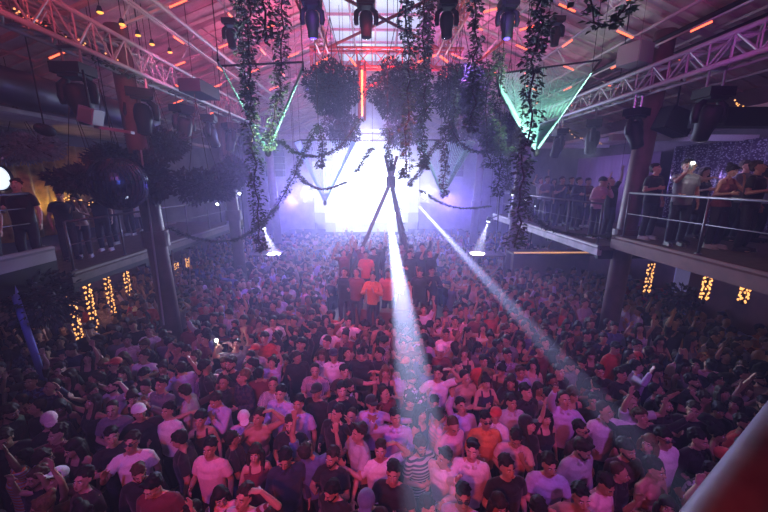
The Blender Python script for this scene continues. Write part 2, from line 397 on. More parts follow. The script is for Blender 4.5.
# ---- pipes and beams under the right roof, duct at the left
for i, (x, z, r) in enumerate(((6.5, 8.35, .06), (6.9, 8.5, .09), (7.3, 8.25, .05), (6.2, 8.6, .04))):
    b = MB(); b.tube([(x, 1.0, z), (x, 17, z)], r, 8)
    tag(b.build('pipe', M_STEEL if i % 2 else M_BLACK, smooth=True), f'long pipe under the right roof slope, {ORD[i+1]} of four', 'pipe', 'pipes under the right roof')
for i, (x, z, r) in enumerate(((-4.6, 8.9, .05), (-4.9, 8.75, .03), (-6.3, 8.3, .06))):
    b = MB(); b.tube([(x, 1.0, z), (x, 17, z)], r, 8)
    tag(b.build('pipe', M_STEEL, smooth=True), f'long pipe under the left roof slope, {ORD[i+1]} of three', 'pipe', 'pipes under the left roof')
b = MB(); pts = [(-7.4, y, 7.1) for y in np.arange(1, 12.1, .25)]
b.tube(pts, [.36 if i % 4 else .385 for i in range(len(pts))], 16)
tag(b.build('air_duct', mat('duct_dark', (.045, .045, .055), .4, .6), smooth=True), 'dark ribbed round air duct over the left gallery', 'duct')

# ---- columns
M_COLM = mat('column_paint', (0.13, 0.07, 0.075), 0.55, noise_amt=0.3, noise_scale=3)
for i, (y, on) in enumerate(((8.7, 'nearest the camera'), (14.2, 'in the middle of the hall'), (20.0, 'next to the stage'))):
    for s, sn in ((-1, 'left'), (1, 'right')):
        root = thing('column', f'round dark red column on the {sn}, {on}', 'column', ((-5.5 if s < 0 else 6.42) if y < 9 else s * 5.75, y, 0), 0, 'columns')
        b = MB(); b.tube([(0, 0, 0), (s * .12, 0, 4.0), (s * .3, 0, 8.6)], [.235, .225, .22], 20); b.build('shaft', M_COLM, root, True)
        b = MB(); b.tube([(0, 0, 0), (0, 0, .12)], .36, 20); b.build('base_plate', M_COLM, root)
        b = MB(); b.tube([(s * .11, 0, 3.6), (s * .11, 0, 4.0)], .30, 20); b.build('collar', M_COLM, root)

# ---- galleries
def gallery(sn, s, x0, y0, y1, z, fas, m, label, drop=0.0):
    root = thing('gallery_deck', label, 'gallery', (s * x0, y0, z))
    L = y1 - y0; W = HX - x0
    b = MB(); b.box((s * W / 2, L / 2, -.06 - drop), (W, L, .12)); b.build('floor_slab', M_WOOD, root)
    b = MB(); b.box((0, L / 2, -fas / 2), (.12, L, fas)); b.tube([(-s * .02, 0, -fas * .15), (-s * .02, L, -fas * .15)], .06, 8); b.build('fascia', m, root)
    if drop:
        b = MB(); b.box((0, L / 2, -fas - drop / 2), (.10, L, drop)); b.build('lower_board', M_BLACK, root)
    b = MB(); n = int(L / 2.2)
    for i in range(n + 1): b.box((s * W / 2, .1 + (L - .2) * i / n, -.24 - drop), (W, .14, .24))
    b.build('joist', M_BLACK, root)['kind'] = 'stuff'
    return root
gallery('right', 1, 6.15, 2.0, 8.6, 3.86, .34, M_DECK, 'near right gallery floor with a thick dark red front edge')
gallery('right', 1, 5.9, 8.7, 17.0, 3.55, .26, mat('fascia_pale', (.42, .36, .42), .5, noise_amt=.3, noise_scale=3), 'far right gallery floor with a pale front edge, beyond the column')
gallery('left', -1, 6.75, 1.5, 7.1, 3.92, .30, mat('fascia_grey', (.34, .31, .38), .5), 'near left gallery floor with a pale grey front edge', .42)
gallery('left', -1, 6.6, 7.2, 17.0, 3.30, .24, M_WOOD, 'far left gallery floor, a step lower, above the glowing lamps', .12)
def railing(label, s, x, y0, y1, z, gap, rails=(1.08, .58), group=None, m=M_RAIL, h=1.08):
    root = thing('railing', label, 'railing', (s * x, y0, z), 0, group); L = y1 - y0
    n = max(1, round(L / gap))
    for i in range(n + 1):
        b = MB(); b.tube([(0, L * i / n, 0), (0, L * i / n, h)], .024, 8); b.tube([(0, L * i / n, 0), (0, L * i / n, .03)], .06, 8); b.build('post', m, root, True)
    for i, r in enumerate(rails):
        b = MB(); b.tube([(0, 0, r), (0, L, r)], .026 if i == 0 else .012, 8); b.build('handrail' if i == 0 else 'mid_rail', m, root, True)
    return root
railing('steel railing along the near right gallery with thin middle rail', 1, 6.18, 2.2, 8.3, 3.86, 2.05)
railing('pale steel railing of the far right gallery beyond the column', 1, 5.95, 8.9, 16.8, 3.55, 1.55)
railing('steel railing on the near left gallery in front of the standing man in black', -1, 6.85, 2.0, 7.0, 3.92, 1.0, (1.08, .8, .5))
railing('dim steel railing along the lower left gallery', -1, 6.65, 7.4, 16.8, 3.30, 1.6)
# ceiling edge beams over the galleries
b = MB(); b.box((8.3, 7.0, 6.45), (4.0, .35, .35)); tag(b.build('ceiling_beam', M_BLACK), 'black ceiling beam over the near right gallery', 'beam')
b = MB(); b.box((8.3, 9.5, 6.35), (4.0, .16, .16)); tag(b.build('fascia_strip', mat('white_strip', (.75, .7, .8), .5)), 'white strip along the ceiling of the near right gallery', 'strip')
b = MB(); b.box((7.9, 15.3, 6.68), (4.4, .16, .2)); tag(b.build('fascia_strip', mat('white_strip')), 'white strip over the far right gallery bar', 'strip')
# ceiling of the galleries (low, behind the beams)
for s, nm in ((1, 'right'), (-1, 'left')):
    b = MB(); b.box((s * 9.2, 9.5, 6.75), (2.4, 16, .1)); struct(b, f'trim_{2 if s > 0 else 3}', M_ROOF)
# right wall curtains with sequins
def sequin_mat():
    if 'sequin' in MATS: return MATS['sequin']
    m = mat('sequin', (.33, .28, .42), .3, .5); nt = m.node_tree; b_ = nt.nodes['Principled BSDF']
    tc = nt.nodes.new('ShaderNodeTexCoord'); v = nt.nodes.new('ShaderNodeTexVoronoi'); v.inputs['Scale'].default_value = 20
    nt.links.new(tc.outputs['Object'], v.inputs['Vector'])
    r = nt.nodes.new('ShaderNodeValToRGB'); r.color_ramp.elements[0].position = .25; r.color_ramp.elements[0].color = (.75, .75, .9, 1)
    r.color_ramp.elements[1].position = .45; r.color_ramp.elements[1].color = (.14, .10, .20, 1)
    nt.links.new(v.outputs['Distance'], r.inputs[0]); nt.links.new(r.outputs[0], b_.inputs['Base Color']); return m
def curtain(label, a, c, z0, z1, m, folds=9, amp=.07):
    a = Vector(a); c = Vector(c); n = folds * 8; d = (c - a); nn = Vector((d.y, -d.x, 0)).normalized(); b = MB(); V = []; F = []
    for i in range(n + 1):
        t = i / n; p = a + d * t + nn * amp * math.sin(t * folds * 2 * PI)
        V += [(p.x, p.y, z0), (p.x, p.y, z1), (p.x + nn.x * .02, p.y + nn.y * .02, z0), (p.x + nn.x * .02, p.y + nn.y * .02, z1)]
    for i in range(n):
        o = i * 4; F += [(o, o + 4, o + 5, o + 1), (o + 2, o + 3, o + 7, o + 6), (o + 1, o + 5, o + 7, o + 3), (o, o + 2, o + 6, o + 4)]
    b.add(V, F); o = b.build('curtain', m, smooth=True); return tag(o, label, 'curtain')
curtain('long lavender sequined curtain behind the guests on the near right gallery', (9.9, 5.2, 0), (9.9, 11.6, 0), 3.9, 6.3, sequin_mat(), 16)
curtain('plain violet curtain along the far right gallery wall', (9.8, 12.0, 0), (9.8, 16.9, 0), 3.56, 6.2, mat('violet_cloth', (.30, .22, .36), .8), 10)
curtain('pale crinkled curtain behind the left gallery guests', (-9.9, 4.2, 0), (-9.9, 8.6, 0), 3.9, 6.2, sequin_mat(), 10)
curtain('gold lit crinkled curtain on the left gallery wall', (-9.9, 8.8, 0), (-9.9, 13.0, 0), 3.6, 6.3, mat('gold_cloth', (.42, .30, .10), .45, .4, noise_amt=.5, noise_scale=5), 10)
spot('gold_up', (-9.2, 10.6, 3.9), (-9.9, 10.8, 5.6), 60, (1.0, .62, .2), 110, 1, .1)
spot('curtain_red', (9.3, 7.6, 4.2), (9.9, 7.6, 5.8), 45, (1.0, .08, .05), 60, 1, .05)
# round white lamp on the left gallery wall
t = thing('wall_lamp', 'round bluish white lamp on the left gallery wall', 'lamp', at_y(0, 178, 8.7))
b = MB(); b.tube([(0, 0, 0), (0, -.06, 0)], .28, 28); b.build('lamp_disc', mat('disc_lamp', (1, 1, 1), .4, emit=(.7, .85, 1), strength=1.2), t)
b = MB(); b.tube([(0, .02, 0), (0, -.04, 0)], .31, 28); b.build('lamp_ring', M_BLACK, t)
# partitions under the galleries
M_UND = mat('under_wall', (.16, .07, .06), .6, noise_amt=.3, noise_scale=2)
for s, nm in ((1, 'right'), (-1, 'left')):
    b = MB(); b.box((s * 9.6, 10.5, 1.75), (.12, 12, 3.1)); struct(b, f'trim_{4 if s > 0 else 5}', M_UND)

# ---- stage at the far end
b = MB(); b.box((0, 26.2, .6), (14, 3.4, 1.2)); tag(b.build('stage_platform', M_BLACK), 'black stage platform at the far end under the white light', 'stage')
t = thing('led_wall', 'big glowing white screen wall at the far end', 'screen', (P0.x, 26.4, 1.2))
M_SCR = mat('led_white', (1, 1, 1), .5, emit=(.60, .70, 1.0), strength=1.7)
k = 0
LV = [mat(f'led_glow_falloff_{k}', (.04, .04, .05), .5, emit=(.66 - .04 * k, .76 - .05 * k, 1.0), strength=s) for k, s in enumerate((2.8, 2.3, 1.6, .9, .45))]  # emission steps down per ring, painting a soft glow edge into the panels
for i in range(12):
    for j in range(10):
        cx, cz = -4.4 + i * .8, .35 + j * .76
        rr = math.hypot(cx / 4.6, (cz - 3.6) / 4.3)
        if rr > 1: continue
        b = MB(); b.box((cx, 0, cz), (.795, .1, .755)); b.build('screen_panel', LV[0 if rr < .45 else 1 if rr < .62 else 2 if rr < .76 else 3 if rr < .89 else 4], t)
for (px, py, rr) in ((366, 186, .55), (338, 165, .3), (400, 165, .3), (345, 215, .3), (392, 215, .3), (366, 140, .3), (310, 195, .25), (425, 195, .25)):
    q = at_y(px, py, 25.9); bl = thing('blinder_lamp', 'round blinding white lamp before the glowing wall, at height ' + ('top' if py < 150 else 'upper' if py < 180 else 'middle' if py < 200 else 'lower') + (', left' if px < 350 else ', right' if px > 380 else ', centre'), 'stage light', q)
    b = MB(); b.tube([(0, .3, 0), (0, .02, 0)], [rr * .7, rr * 1.05], 20); b.tube([(0, .25, 0), (0, .5, 0)], .08, 8); b.build('housing', M_BLACK, bl, True)
    b = MB(); b.ell((0, 0, 0), (rr, .08, rr), None, 20, 8); b.build('lens', M_WHITE, bl, True)
b = MB()
for i in range(6): b.box((-4.0 + i * 1.6, .12, 3.2), (.08, .1, 6.2))
b.build('support_frame', M_BLACK, t)
# speaker stacks beside the stage
for s, sn in ((-1, 'left'), (1, 'right')):
    for j in range(5):
        t = thing('line_array_speaker', f'black line array speaker box beside the stage on the {sn}, {ORD[j+1]} from the top', 'speaker', (P0.x + s * 6.2, 24.5, 7.4 - j * .45), 0, 'line array speakers')
        b = MB(); b.box((0, 0, 0), (1.2, .5, .42)); b.build('cabinet', M_BLACK, t)
        b = MB(); b.box((0, -.26, 0), (1.1, .03, .34)); b.build('grille', M_BLACKP, t)
        b = MB(); b.tube([(-.3, .2, .15), (-.3, .2, .45 if j else roof_z(P0.x + s * 6.2) - 7.5)], .03, 6); b.build('bracket', M_BLACK, t)
# par lights on stands throwing small white cones
def par(label, top, bot, side, E):
    t = thing('par_light', label, 'stage light', top)
    rot = (Vector(bot) - Vector(top)).to_track_quat('-Z', 'Y').to_matrix()
    b = MB(); b.tube([rot @ Vector((0, 0, .25)), rot @ Vector((0, 0, .02))], [.08, .11], 14); b.build('housing', M_BLACK, t, True)
    b = MB(); b.tube([rot @ Vector((0, 0, .03)), rot @ Vector((0, 0, .012))], .09, 14); b.build('lens', M_WHITE, t)
    b = MB(); b.tube([(side * .12, 0, .15), (side * .45, 0, .3)], .02, 6); b.tube([(side * .45, 0, 1.2), (side * .45, 0, -1.6)], .03, 6); b.build('bracket', M_BLACK, t)
    spot('par', Vector(top) + rot @ Vector((0, 0, -.02)), bot, E, (.85, .92, 1), 24, .15, .02)
A = at_y(264, 229, 17.0); B = at_y(274, 254, 16.6)
par('small spot light on a pole left of the podium, throwing a white cone', A, B, -1, 80000)
A = at_y(488, 222, 15.5); B = at_y(478, 252, 15.3)
par('small spot light on a pole right of the podium, throwing a white cone', A, B, 1, 60000)
RISERS = []
for px, y, nm in ((266, 16.8, 'left'), (486, 15.4, 'right')):
    q = at_y(px, 253, y); RISERS.append(q)
    b = MB(); b.box((q.x, y, q.z - .04), (1.5, 1.0, .08))
    for sx in (-.7, .7):
        for sy in (-.45, .45): b.box((q.x + sx, y + sy, (q.z - .08) / 2), (.06, .06, q.z - .08))
    tag(b.build('riser_table', M_WOOD), f'narrow raised table catching the small white cone, {nm} of the podium', 'table')
    for j in range(3):
        t = thing('moving_head', f'small moving head lamp over the {nm} cone light, {ORD[j+1]} from the middle', 'stage light', (q.x + (-1 if nm == 'left' else 1) * (1.0 + .55 * j), y, 4.6 - .25 * j))
        b = MB(); b.box((0, 0, .18), (.26, .2, .08)); b.build('base', M_BLACK, t)
        b = MB(); b.tube([(0, .12, .2), (0, .12, -t.location.z)], .025, 6); b.build('stand', M_BLACK, t)
        b = MB(); b.ell((0, 0, 0), (.12, .14, .16)); b.build('head', M_BLACK, t, True)
        b = MB(); b.ell((0, -.11, -.03), (.07, .04, .07)); b.build('lens', M_WHITE, t)

# ---- moving heads
def moving_head(label, loc, size=1.0, tilt=0.0, pan=0.0, lens=None, hang=.35, group=None):
    t = thing('moving_head', label, 'stage light', loc, pan, group); s = size
    b = MB()
    for sx in (-.13, .13): b.tube([(sx * s, 0, .0), (sx * s, 0, hang * s)], .018 * s, 6)
    b.box((0, 0, hang * s), (.34 * s, .07 * s, .05 * s)); b.build('clamp', M_GREY, t)
    b = MB(); b.box((0, 0, -.06 * s), (.42 * s, .34 * s, .14 * s)); b.box((0, 0, -.15 * s), (.3 * s, .26 * s, .05 * s)); b.build('base', M_BLACK, t)
    b = MB()
    for sx in (-1, 1):
        b.tube([(sx * .12 * s, 0, -.18 * s), (sx * .22 * s, 0, -.26 * s), (sx * .235 * s, 0, -.42 * s), (sx * .22 * s, 0, -.52 * s)], [.045 * s, .06 * s, .06 * s, .05 * s], 8)
    b.build('yoke', M_BLACK, t, True)
    rot = Matrix.Rotation(tilt, 3, 'X'); c = Vector((0, 0, -.44 * s))
    prof = [(.2, .07), (.17, .13), (.05, .165), (-.08, .155), (-.2, .125), (-.34, .12), (-.36, .09)]
    b = MB(); b.tube([c + rot @ Vector((0, 0, z * s)) for z, r in prof], [r * s for z, r in prof], 16)
    b.build('head', M_BLACKP, t, True)
    b = MB(); b.ell(c + rot @ Vector((0, 0, -.345 * s)), (.088 * s, .088 * s, .035 * s), rot); b.build('lens', lens or M_LENS, t, True)
    return t
for i, (px, py, y, tl) in enumerate(((73, 66, 4.9, .3), (139, 94, 6.9, -.2), (182, 107, 9.1, .2), (209, 120, 11.2, -.3), (230, 129, 13.6, .2), (246, 134, 16.0, 0))):
    q = at_x(px, py, -TX); y = q.y
    moving_head(f'black moving head hanging from the left truss, {ORD[i+1]} from the camera', (-TX, y, TZ - .58), 1.25, tl, .6 * i, None, .24, 'moving heads under the left truss')
for i, (px, py, tl) in enumerate(((716, 80, .3), (638, 104, -.35), (596, 112, .1), (561, 122, .3))):
    q = at_x(px, py, TXR); y = q.y
    moving_head(f'black moving head hanging from the right truss, {ORD[i+1]} from the camera', (TXR, y, TZR - .55), 1.1, tl, .5 * i, None, .3, 'moving heads under the right truss')
for i, (px, ln, wd) in enumerate(((312, M_BLUE, 'with violet glow, left of the skylight'), (366, None, 'centred under the skylight'), (447, None, 'right of the skylight'), (508, M_BLUE, 'with blue glow, far right of the four'))):
    q = at_y(px, 12, 7.0)
    moving_head('long moving head under the red cross truss ' + wd, (q.x, 7.0, 8.42), .78, (.12, .05, -.12, -.1)[i], 0, ln, .28, 'moving heads on the red cross truss')
spot('head_glow', at_y(312, 4, 6.4), at_y(312, 30, 7.2), 40, (.3, .1, 1), 120, 1, .05)
spot('head_glow', at_y(508, 4, 6.4), at_y(508, 30, 7.2), 40, (.3, .1, 1), 120, 1, .05)
for i, (px, py, y, wd) in enumerate(((230, 20, 9, 'left of the long vine'), (557, 18, 9, 'right of the thick vine'))):
    q = at_y(px, py, y); moving_head('small dark moving head high under the roof ' + wd, q, .75, 0, 0, None, (roof_z(q.x) - .15 - q.z) / .75)
# oval par can and white box at the left
t = thing('flood_lamp', 'oval black flood lamp hanging over the left gallery with pink reflection', 'stage light', at_y(45, 130, 6.5))
b = MB(); rr = Matrix.Rotation(-.6, 3, 'Y') @ Matrix.Rotation(1.2, 3, 'X'); b.ell((0, 0, 0), (.11, .09, .17), rr, 16, 10); b.build('housing', M_BLACK, t, True)
b = MB(); b.ell(rr @ Vector((0, .06, .015)), (.065, .035, .105), rr, 14, 8); b.build('reflector', M_GREY, t, True)
b = MB(); b.tube([(0, 0, .1), (0, 0, roof_z(t.location.x) - t.location.z)], .012, 6); b.build('hanger', M_BLACK, t)
q = at_y(91, 116, 6.6)
t = thing('wall_speaker', 'pale grey box speaker on a bracket below the first left moving head', 'speaker', q)
b = MB(); b.box((0, 0, 0), (.27, .25, .27), Matrix.Rotation(.3, 3, 'Y')); b.build('cabinet', mat('grey_box', (.16, .17, .24), .5), t)
b = MB(); b.box((0, -.13, 0), (.22, .02, .22), Matrix.Rotation(.3, 3, 'Y')); b.build('grille', M_GREY, t)
b = MB(); b.tube([(0, 0, .14), (0, 0, .75)], .02, 6); b.build('bracket', M_BLACK, t)
b = MB(); b.box((q.x + .3, q.y + .1, q.z - .22), (.65, .1, .05), Matrix.Rotation(.15, 3, 'Y')); tag(b.build('shelf_board', mat('pinkish_board', (.3, .2, .27), .5)), 'pale pink board below the grey speaker on the left', 'board')
t = thing('wall_speaker', 'tilted black speaker beside the right column top', 'speaker', at_y(674, 122, 8.2))
b = MB(); b.box((0, 0, 0), (.62, .4, .5), Matrix.Rotation(.35, 3, 'Y')); b.build('cabinet', M_BLACK, t)
b = MB(); b.box((-.02, -.21, 0), (.55, .02, .42), Matrix.Rotation(.35, 3, 'Y')); b.build('grille', M_BLACKP, t)
b = MB(); b.tube([(0, 0, .2), (0, 0, .95)], .02, 6); b.build('bracket', M_BLACK, t)
q = at_y(200, 90, 10); b = MB(); b.box(q, (.55, 1.1, .3)); tag(b.build('speaker_box', M_BLACKP), 'dark box mounted above the left truss', 'box')
q = at_y(635, 55, 8.5); b = MB(); b.box(q, (.5, .5, .42), Matrix.Rotation(.4, 3, 'Z')); tag(b.build('speaker_box', mat('pale_box', (.2, .16, .2), .6)), 'pale box fixed under the right roof slope', 'box')

# ---- warm glowing lamps under the galleries
def bulb_column(label, loc, h, n, group, r=.07):
    t = thing('string_light_column', label, 'lamp', loc, 0, group)
    b = MB(); b.tube([(0, 0, 0), (0, 0, h)], .03, 8); b.build('pole', M_BLACK, t)
    b = MB(); rnd = random.Random(int(loc[1] * 100))
    for i in range(n):
        a = i * 1.1; z = h * (.12 + .86 * i / n) + rnd.uniform(-.03, .03)
        b.ell((r * math.cos(a), r * math.sin(a), z), (.019, .019, .028), None, 6, 4)
    b.build('bulb_string', M_WARM, t)
    return t
for i, (px, py, y) in enumerate(((68, 284, 7.8), (84, 272, 8.6), (104, 265, 9.6), (123, 258, 10.8), (176, 262, 13.6), (187, 258, 15.2))):
    q = at_y(px, py, y); z0 = max(.6, q.z - (2.0 if i < 4 else 1.5))
    bulb_column(f'warm glowing string light column under the left gallery, {ORD[i+1]} from the camera', (q.x, y, z0), q.z - z0, 70, 'glowing columns under the left gallery')
    if i in (1, 3): spot('warm_lamp', (q.x + .25, y, q.z - .2), (q.x, y + .5, z0), 15, (1, .5, .18), 150, 1, .1)
for i, (px, py, y, h) in enumerate(((748, 279, 6.6, .55), (710, 270, 7.2, .8), (652, 262, 8.8, 1.0))):
    q = at_y(px, py, y)
    bulb_column(f'warm glowing hanging lamp under the right gallery, {ORD[i+1]} from the camera', (q.x, y, q.z - h), h, 40, 'glowing lamps under the right gallery', .07)
spot('warm_lamp', at_y(700, 275, 6.9), at_y(690, 320, 7.5), 10, (1, .5, .2), 150, 1, .1)
# lit bar counter under the right far gallery
t = thing('bar_counter', 'bar counter with a warm lit edge under the far right gallery', 'bar', (7.3, 14.0, 0))
b = MB(); b.box((0, 0, 1.1), (3.2, .6, 2.2)); b.build('body', M_UND, t)
b = MB(); b.box((0, -.1, 2.24), (3.4, .9, .08)); b.build('worktop', M_WOOD, t)
b = MB(); b.box((0, -.45, 2.30), (3.3, .05, .06)); b.build('light_strip', mat('warm_strip', (1, .7, .4), .5, emit=(1, .45, .18), strength=.7), t)
spot('warm_lamp', (7.3, 13.2, 3.2), (7.3, 14.2, 1.5), 20, (1, .5, .2), 150, 1, .1)
# pale window panels under the right gallery
for i, px in enumerate((683, 700)):
    q = at_y(px, 272, 9.8); b = MB(); b.box((q.x, 9.8, q.z - .2), (.46, .04, 1.0))
    tag(b.build('door_panel', mat('pale_panel', (.35, .35, .55), .4, emit=(.25, .22, .55), strength=.25)), f'dim blue backlit panel under the right gallery, {("first", "second")[i]} from the middle', 'panel')
# fairy lights high on the right and in the left
def fairy(label, pts, n, group=None, r=.016):
    t = thing('fairy_light_string', label, 'fairy lights', pts[0], 0, group); o = Vector(pts[0]); pts = [Vector(p) - o for p in pts]
    b = MB(); b.tube(pts, .006, 4); b.build('cable', M_BLACK, t); b = MB()
    for i in range(n):
        u = i / (n - 1) * (len(pts) - 1); k = min(int(u), len(pts) - 2); p = pts[k].lerp(pts[k + 1], u - k)
        p += Vector((random.uniform(-.05, .05), random.uniform(-.05, .05), random.uniform(-.06, .06))); b.ell(p, r, None, 5, 4)
    b.build('bulbs', M_WARM, t); return t
fairy('warm fairy lights sloping down along the far right roof', [at_y(735, 103, 7), at_y(752, 112, 7), at_y(768, 121, 7)], 22)
fairy('warm fairy lights above the far right gallery', [at_y(570, 132, 12), at_y(590, 145, 12), at_y(600, 143, 12)], 14)
fairy('warm fairy lights in the left truss near the camera', [at_x(12, 10, -5.7), at_x(28, 18, -5.7), at_x(45, 28, -5.7), at_x(80, 42, -5.7), at_x(115, 60, -5.7), at_x(130, 75, -5.7)], 24)
fairy('warm fairy lights in the leaves of the lower left gallery', [at_y(55, 202, 9), at_y(70, 198, 9), at_y(92, 204, 9)], 16)
for i, (px, py) in enumerate(((100, 12), (122, 24), (138, 35), (152, 44), (170, 52))):
    q = at_y(px, py, 7.5 + i * .6)
    t = thing('amber_spot', f'small amber lamp in the row above the left truss, {ORD[i+1]} from the camera', 'lamp', q, 0, 'amber lamps above the left truss')
    b = MB(); b.tube([(0, 0, .1), (0, 0, 0)], [.03, .06], 8); b.build('lamp_shade', M_BLACK, t)
    b = MB(); b.ell((0, 0, -.01), (.06, .05, .025), None, 8, 5); b.build('bulb', mat('amber_bulb', (1, .6, .1), .5, emit=(1, .5, .08), strength=1.6), t)
    b = MB(); b.tube([(0, 0, .1), (0, 0, .6)], .008, 5); b.build('cord', M_BLACK, t)

# ---- slanted big handrail pipe close to the camera (lower right)
b = MB(); c = ray(740, 492).normalized(); P = CAM + c * 1.35
q1 = CAM + ray(772, 449) * 1.15; q2 = CAM + ray(716, 527) * 1.0; dd = (q2 - q1).normalized()
b.tube([q1 - dd * 1.6, q1 - dd * .3, q1, q2, q2 + dd * .9], .075, 20)
tag(b.build('handrail_pipe', mat('worn_pipe', (.12, .08, .085), .55, noise_amt=.25, noise_scale=9), smooth=True), 'thick worn reddish pipe slanting across the lower right corner close to the camera', 'pipe')
# blue lit strut and dark cladding under the left gallery
q1, q2 = at_y(14, 292, 6.2), at_y(34, 352, 6.2)
b = MB(); b.tube([q1 + (q1 - q2) * .4, q2 + (q2 - q1) * .9], .06, 10)
tag(b.build('strut', mat('strut_blue', (.25, .25, .6), .5), smooth=True), 'slanting strut in blue light under the near left gallery', 'strut')
spot('strut_blue', q1 + Vector((.9, -1.2, .6)), q1.lerp(q2, .7), 25, (.15, .12, 1), 40, .8, .05)
for i, (px0, py0, px1, py1, y, wd) in enumerate(((141, 150, 164, 325, 8.3, 'beside the near left column'), (172, 250, 178, 320, 9.2, 'right of the near left column'), (190, 250, 190, 318, 11, 'between left column and crowd'))):
    b = MB(); b.tube([at_y(px0, py0, y), at_y(px1, py1, y)], .022, 6)
    tag(b.build('cable', mat('pale_cable', (.4, .33, .4), .5)), 'thin pale cable hanging ' + wd, 'cable')
# ================================================================ hanging greenery
def interp(pts, u):
    k = min(int(u), len(pts) - 2); return pts[k].lerp(pts[k + 1], u - k)
def smooth_path(pts, n):
    pts = [Vector(p) for p in pts]
    if len(pts) < 3: return [pts[0].lerp(pts[-1], i / n) for i in range(n + 1)]
    out = []
    for i in range(n + 1):
        u = i / n * (len(pts) - 1); k = min(int(u), len(pts) - 2); t = u - k
        p0 = pts[max(k - 1, 0)]; p1 = pts[k]; p2 = pts[k + 1]; p3 = pts[min(k + 2, len(pts) - 1)]
        out.append(.5 * ((2 * p1) + (p2 - p0) * t + (2 * p0 - 5 * p1 + 4 * p2 - p3) * t * t + (3 * p1 - p0 - 3 * p2 + p3) * t ** 3))
    return out
def vine(label, pts, width=.09, dens=46, leaf=.075, m=None, group=None, name='hanging_vine', wig=.04, seed=0):
    rnd = random.Random(seed + int(abs(Vector(pts[0]).x) * 97)); o = Vector(pts[0]); P = [Vector(p) - o for p in pts]
    L = sum((P[i + 1] - P[i]).length for i in range(len(P) - 1)); n = max(8, int(L / .12))
    path = [p + Vector((rnd.uniform(-wig, wig), rnd.uniform(-wig, wig), 0)) for p in smooth_path(P, n)]
    t = thing(name, label, 'vine', o, 0, group)
    b = MB(); b.tube(path, .012, 5); b.build('stem', M_STEM, t)
    b = MB(); ends = [path[0]] + ([path[-1]] if name == 'garland' else [])
    for q in ends:
        zt = (roof_z(q.x + o.x) + .02) - o.z
        if zt > q.z: b.tube([q, (q.x, q.y, zt)], .004, 4)
    if b.v: b.build('cord', M_STEM, t)
    b = MB(); N = int(L * dens)
    for i in range(N):
        u = rnd.random() * (len(path) - 1); c = interp(path, u); ww = width * (.65 + .55 * abs(math.sin(u * .9 + seed)))
        a = rnd.uniform(0, 2 * PI); d = Vector((math.cos(a), math.sin(a), rnd.uniform(-.9, .3)))
        c = c + Vector((math.cos(a), math.sin(a), rnd.uniform(-.4, .4))) * ww * rnd.random() ** .7
        s = leaf * rnd.uniform(.6, 1.35); b.leaf(c, d, (rnd.uniform(-.5, .5), rnd.uniform(-.5, .5), 1), s, s * .8)
    b.build('leaves', m or M_LEAF, t)
    return t
def V(px, py, y): return at_y(px, py, y)
# long vertical vines: (px,py) path, depth, width, label
VL = [
 ([(250, -12), (250, 60), (252, 120), (257, 190), (261, 250)], 5.2, .085, 'long leafy vine at the left hanging down to the small left cone light'),
 ([(262, -14), (266, 20), (268, 40)], 4.2, .09, 'short thick vine at the top left of the skylight'),
 ([(284, -12), (281, 50), (277, 100), (270, 150)], 5.6, .08, 'vine left of the skylight reaching the tip of the left green fan'),
 ([(240, -10), (243, 40), (246, 100)], 6.4, .08, 'thin vine behind the long left vine'),
 ([(408, -14), (408, 50), (407, 120), (404, 178)], 5.4, .07, 'long slim vine ending just above the tripod tip'),
 ([(421, -12), (425, 50), (426, 120)], 5.8, .08, 'vine right of the long slim middle vine'),
 ([(432, -10), (426, 60), (422, 140), (424, 168)], 6.6, .06, 'thin middle vine behind its two neighbours'),
 ([(478, -14), (476, 50), (474, 100), (472, 132)], 4.6, .055, 'straight dark vine between the two right moving heads'),
 ([(488, 62), (487, 120), (489, 168)], 6.6, .10, 'bushy vine left of the big right green fan'),
 ([(498, 50), (497, 110), (501, 150), (497, 196)], 7.0, .09, 'second bushy vine left of the big right green fan'),
 ([(541, -14), (538, 30), (532, 90), (526, 150), (521, 205), (515, 248)], 4.1, .085, 'thickest long vine at the right, hanging before the right green fan'),
 ([(320, 124), (321, 150), (319, 168)], 7.4, .05, 'short vine below the left hanging bush'),
 ([(388, 128), (389, 150), (391, 170)], 7.4, .04, 'short thin vine below the middle hanging bush'),
 ([(444, 126), (445, 160), (443, 196)], 7.6, .06, 'vine hanging in the small right far green fan'),
 ([(456, 66), (455, 110), (452, 142)], 7.6, .06, 'vine in front of the right hanging bush'),
 ([(508, 150), (508, 190)], 9, .05, 'short vine tip left of the thick right vine'),
]
for i, (pp, y, wd, lb) in enumerate(VL):
    vine(lb, [V(px, py, y) for px, py in pp], wd * 1.15, 420, .058 if y < 6 else .064, None, 'hanging vines', seed=i)
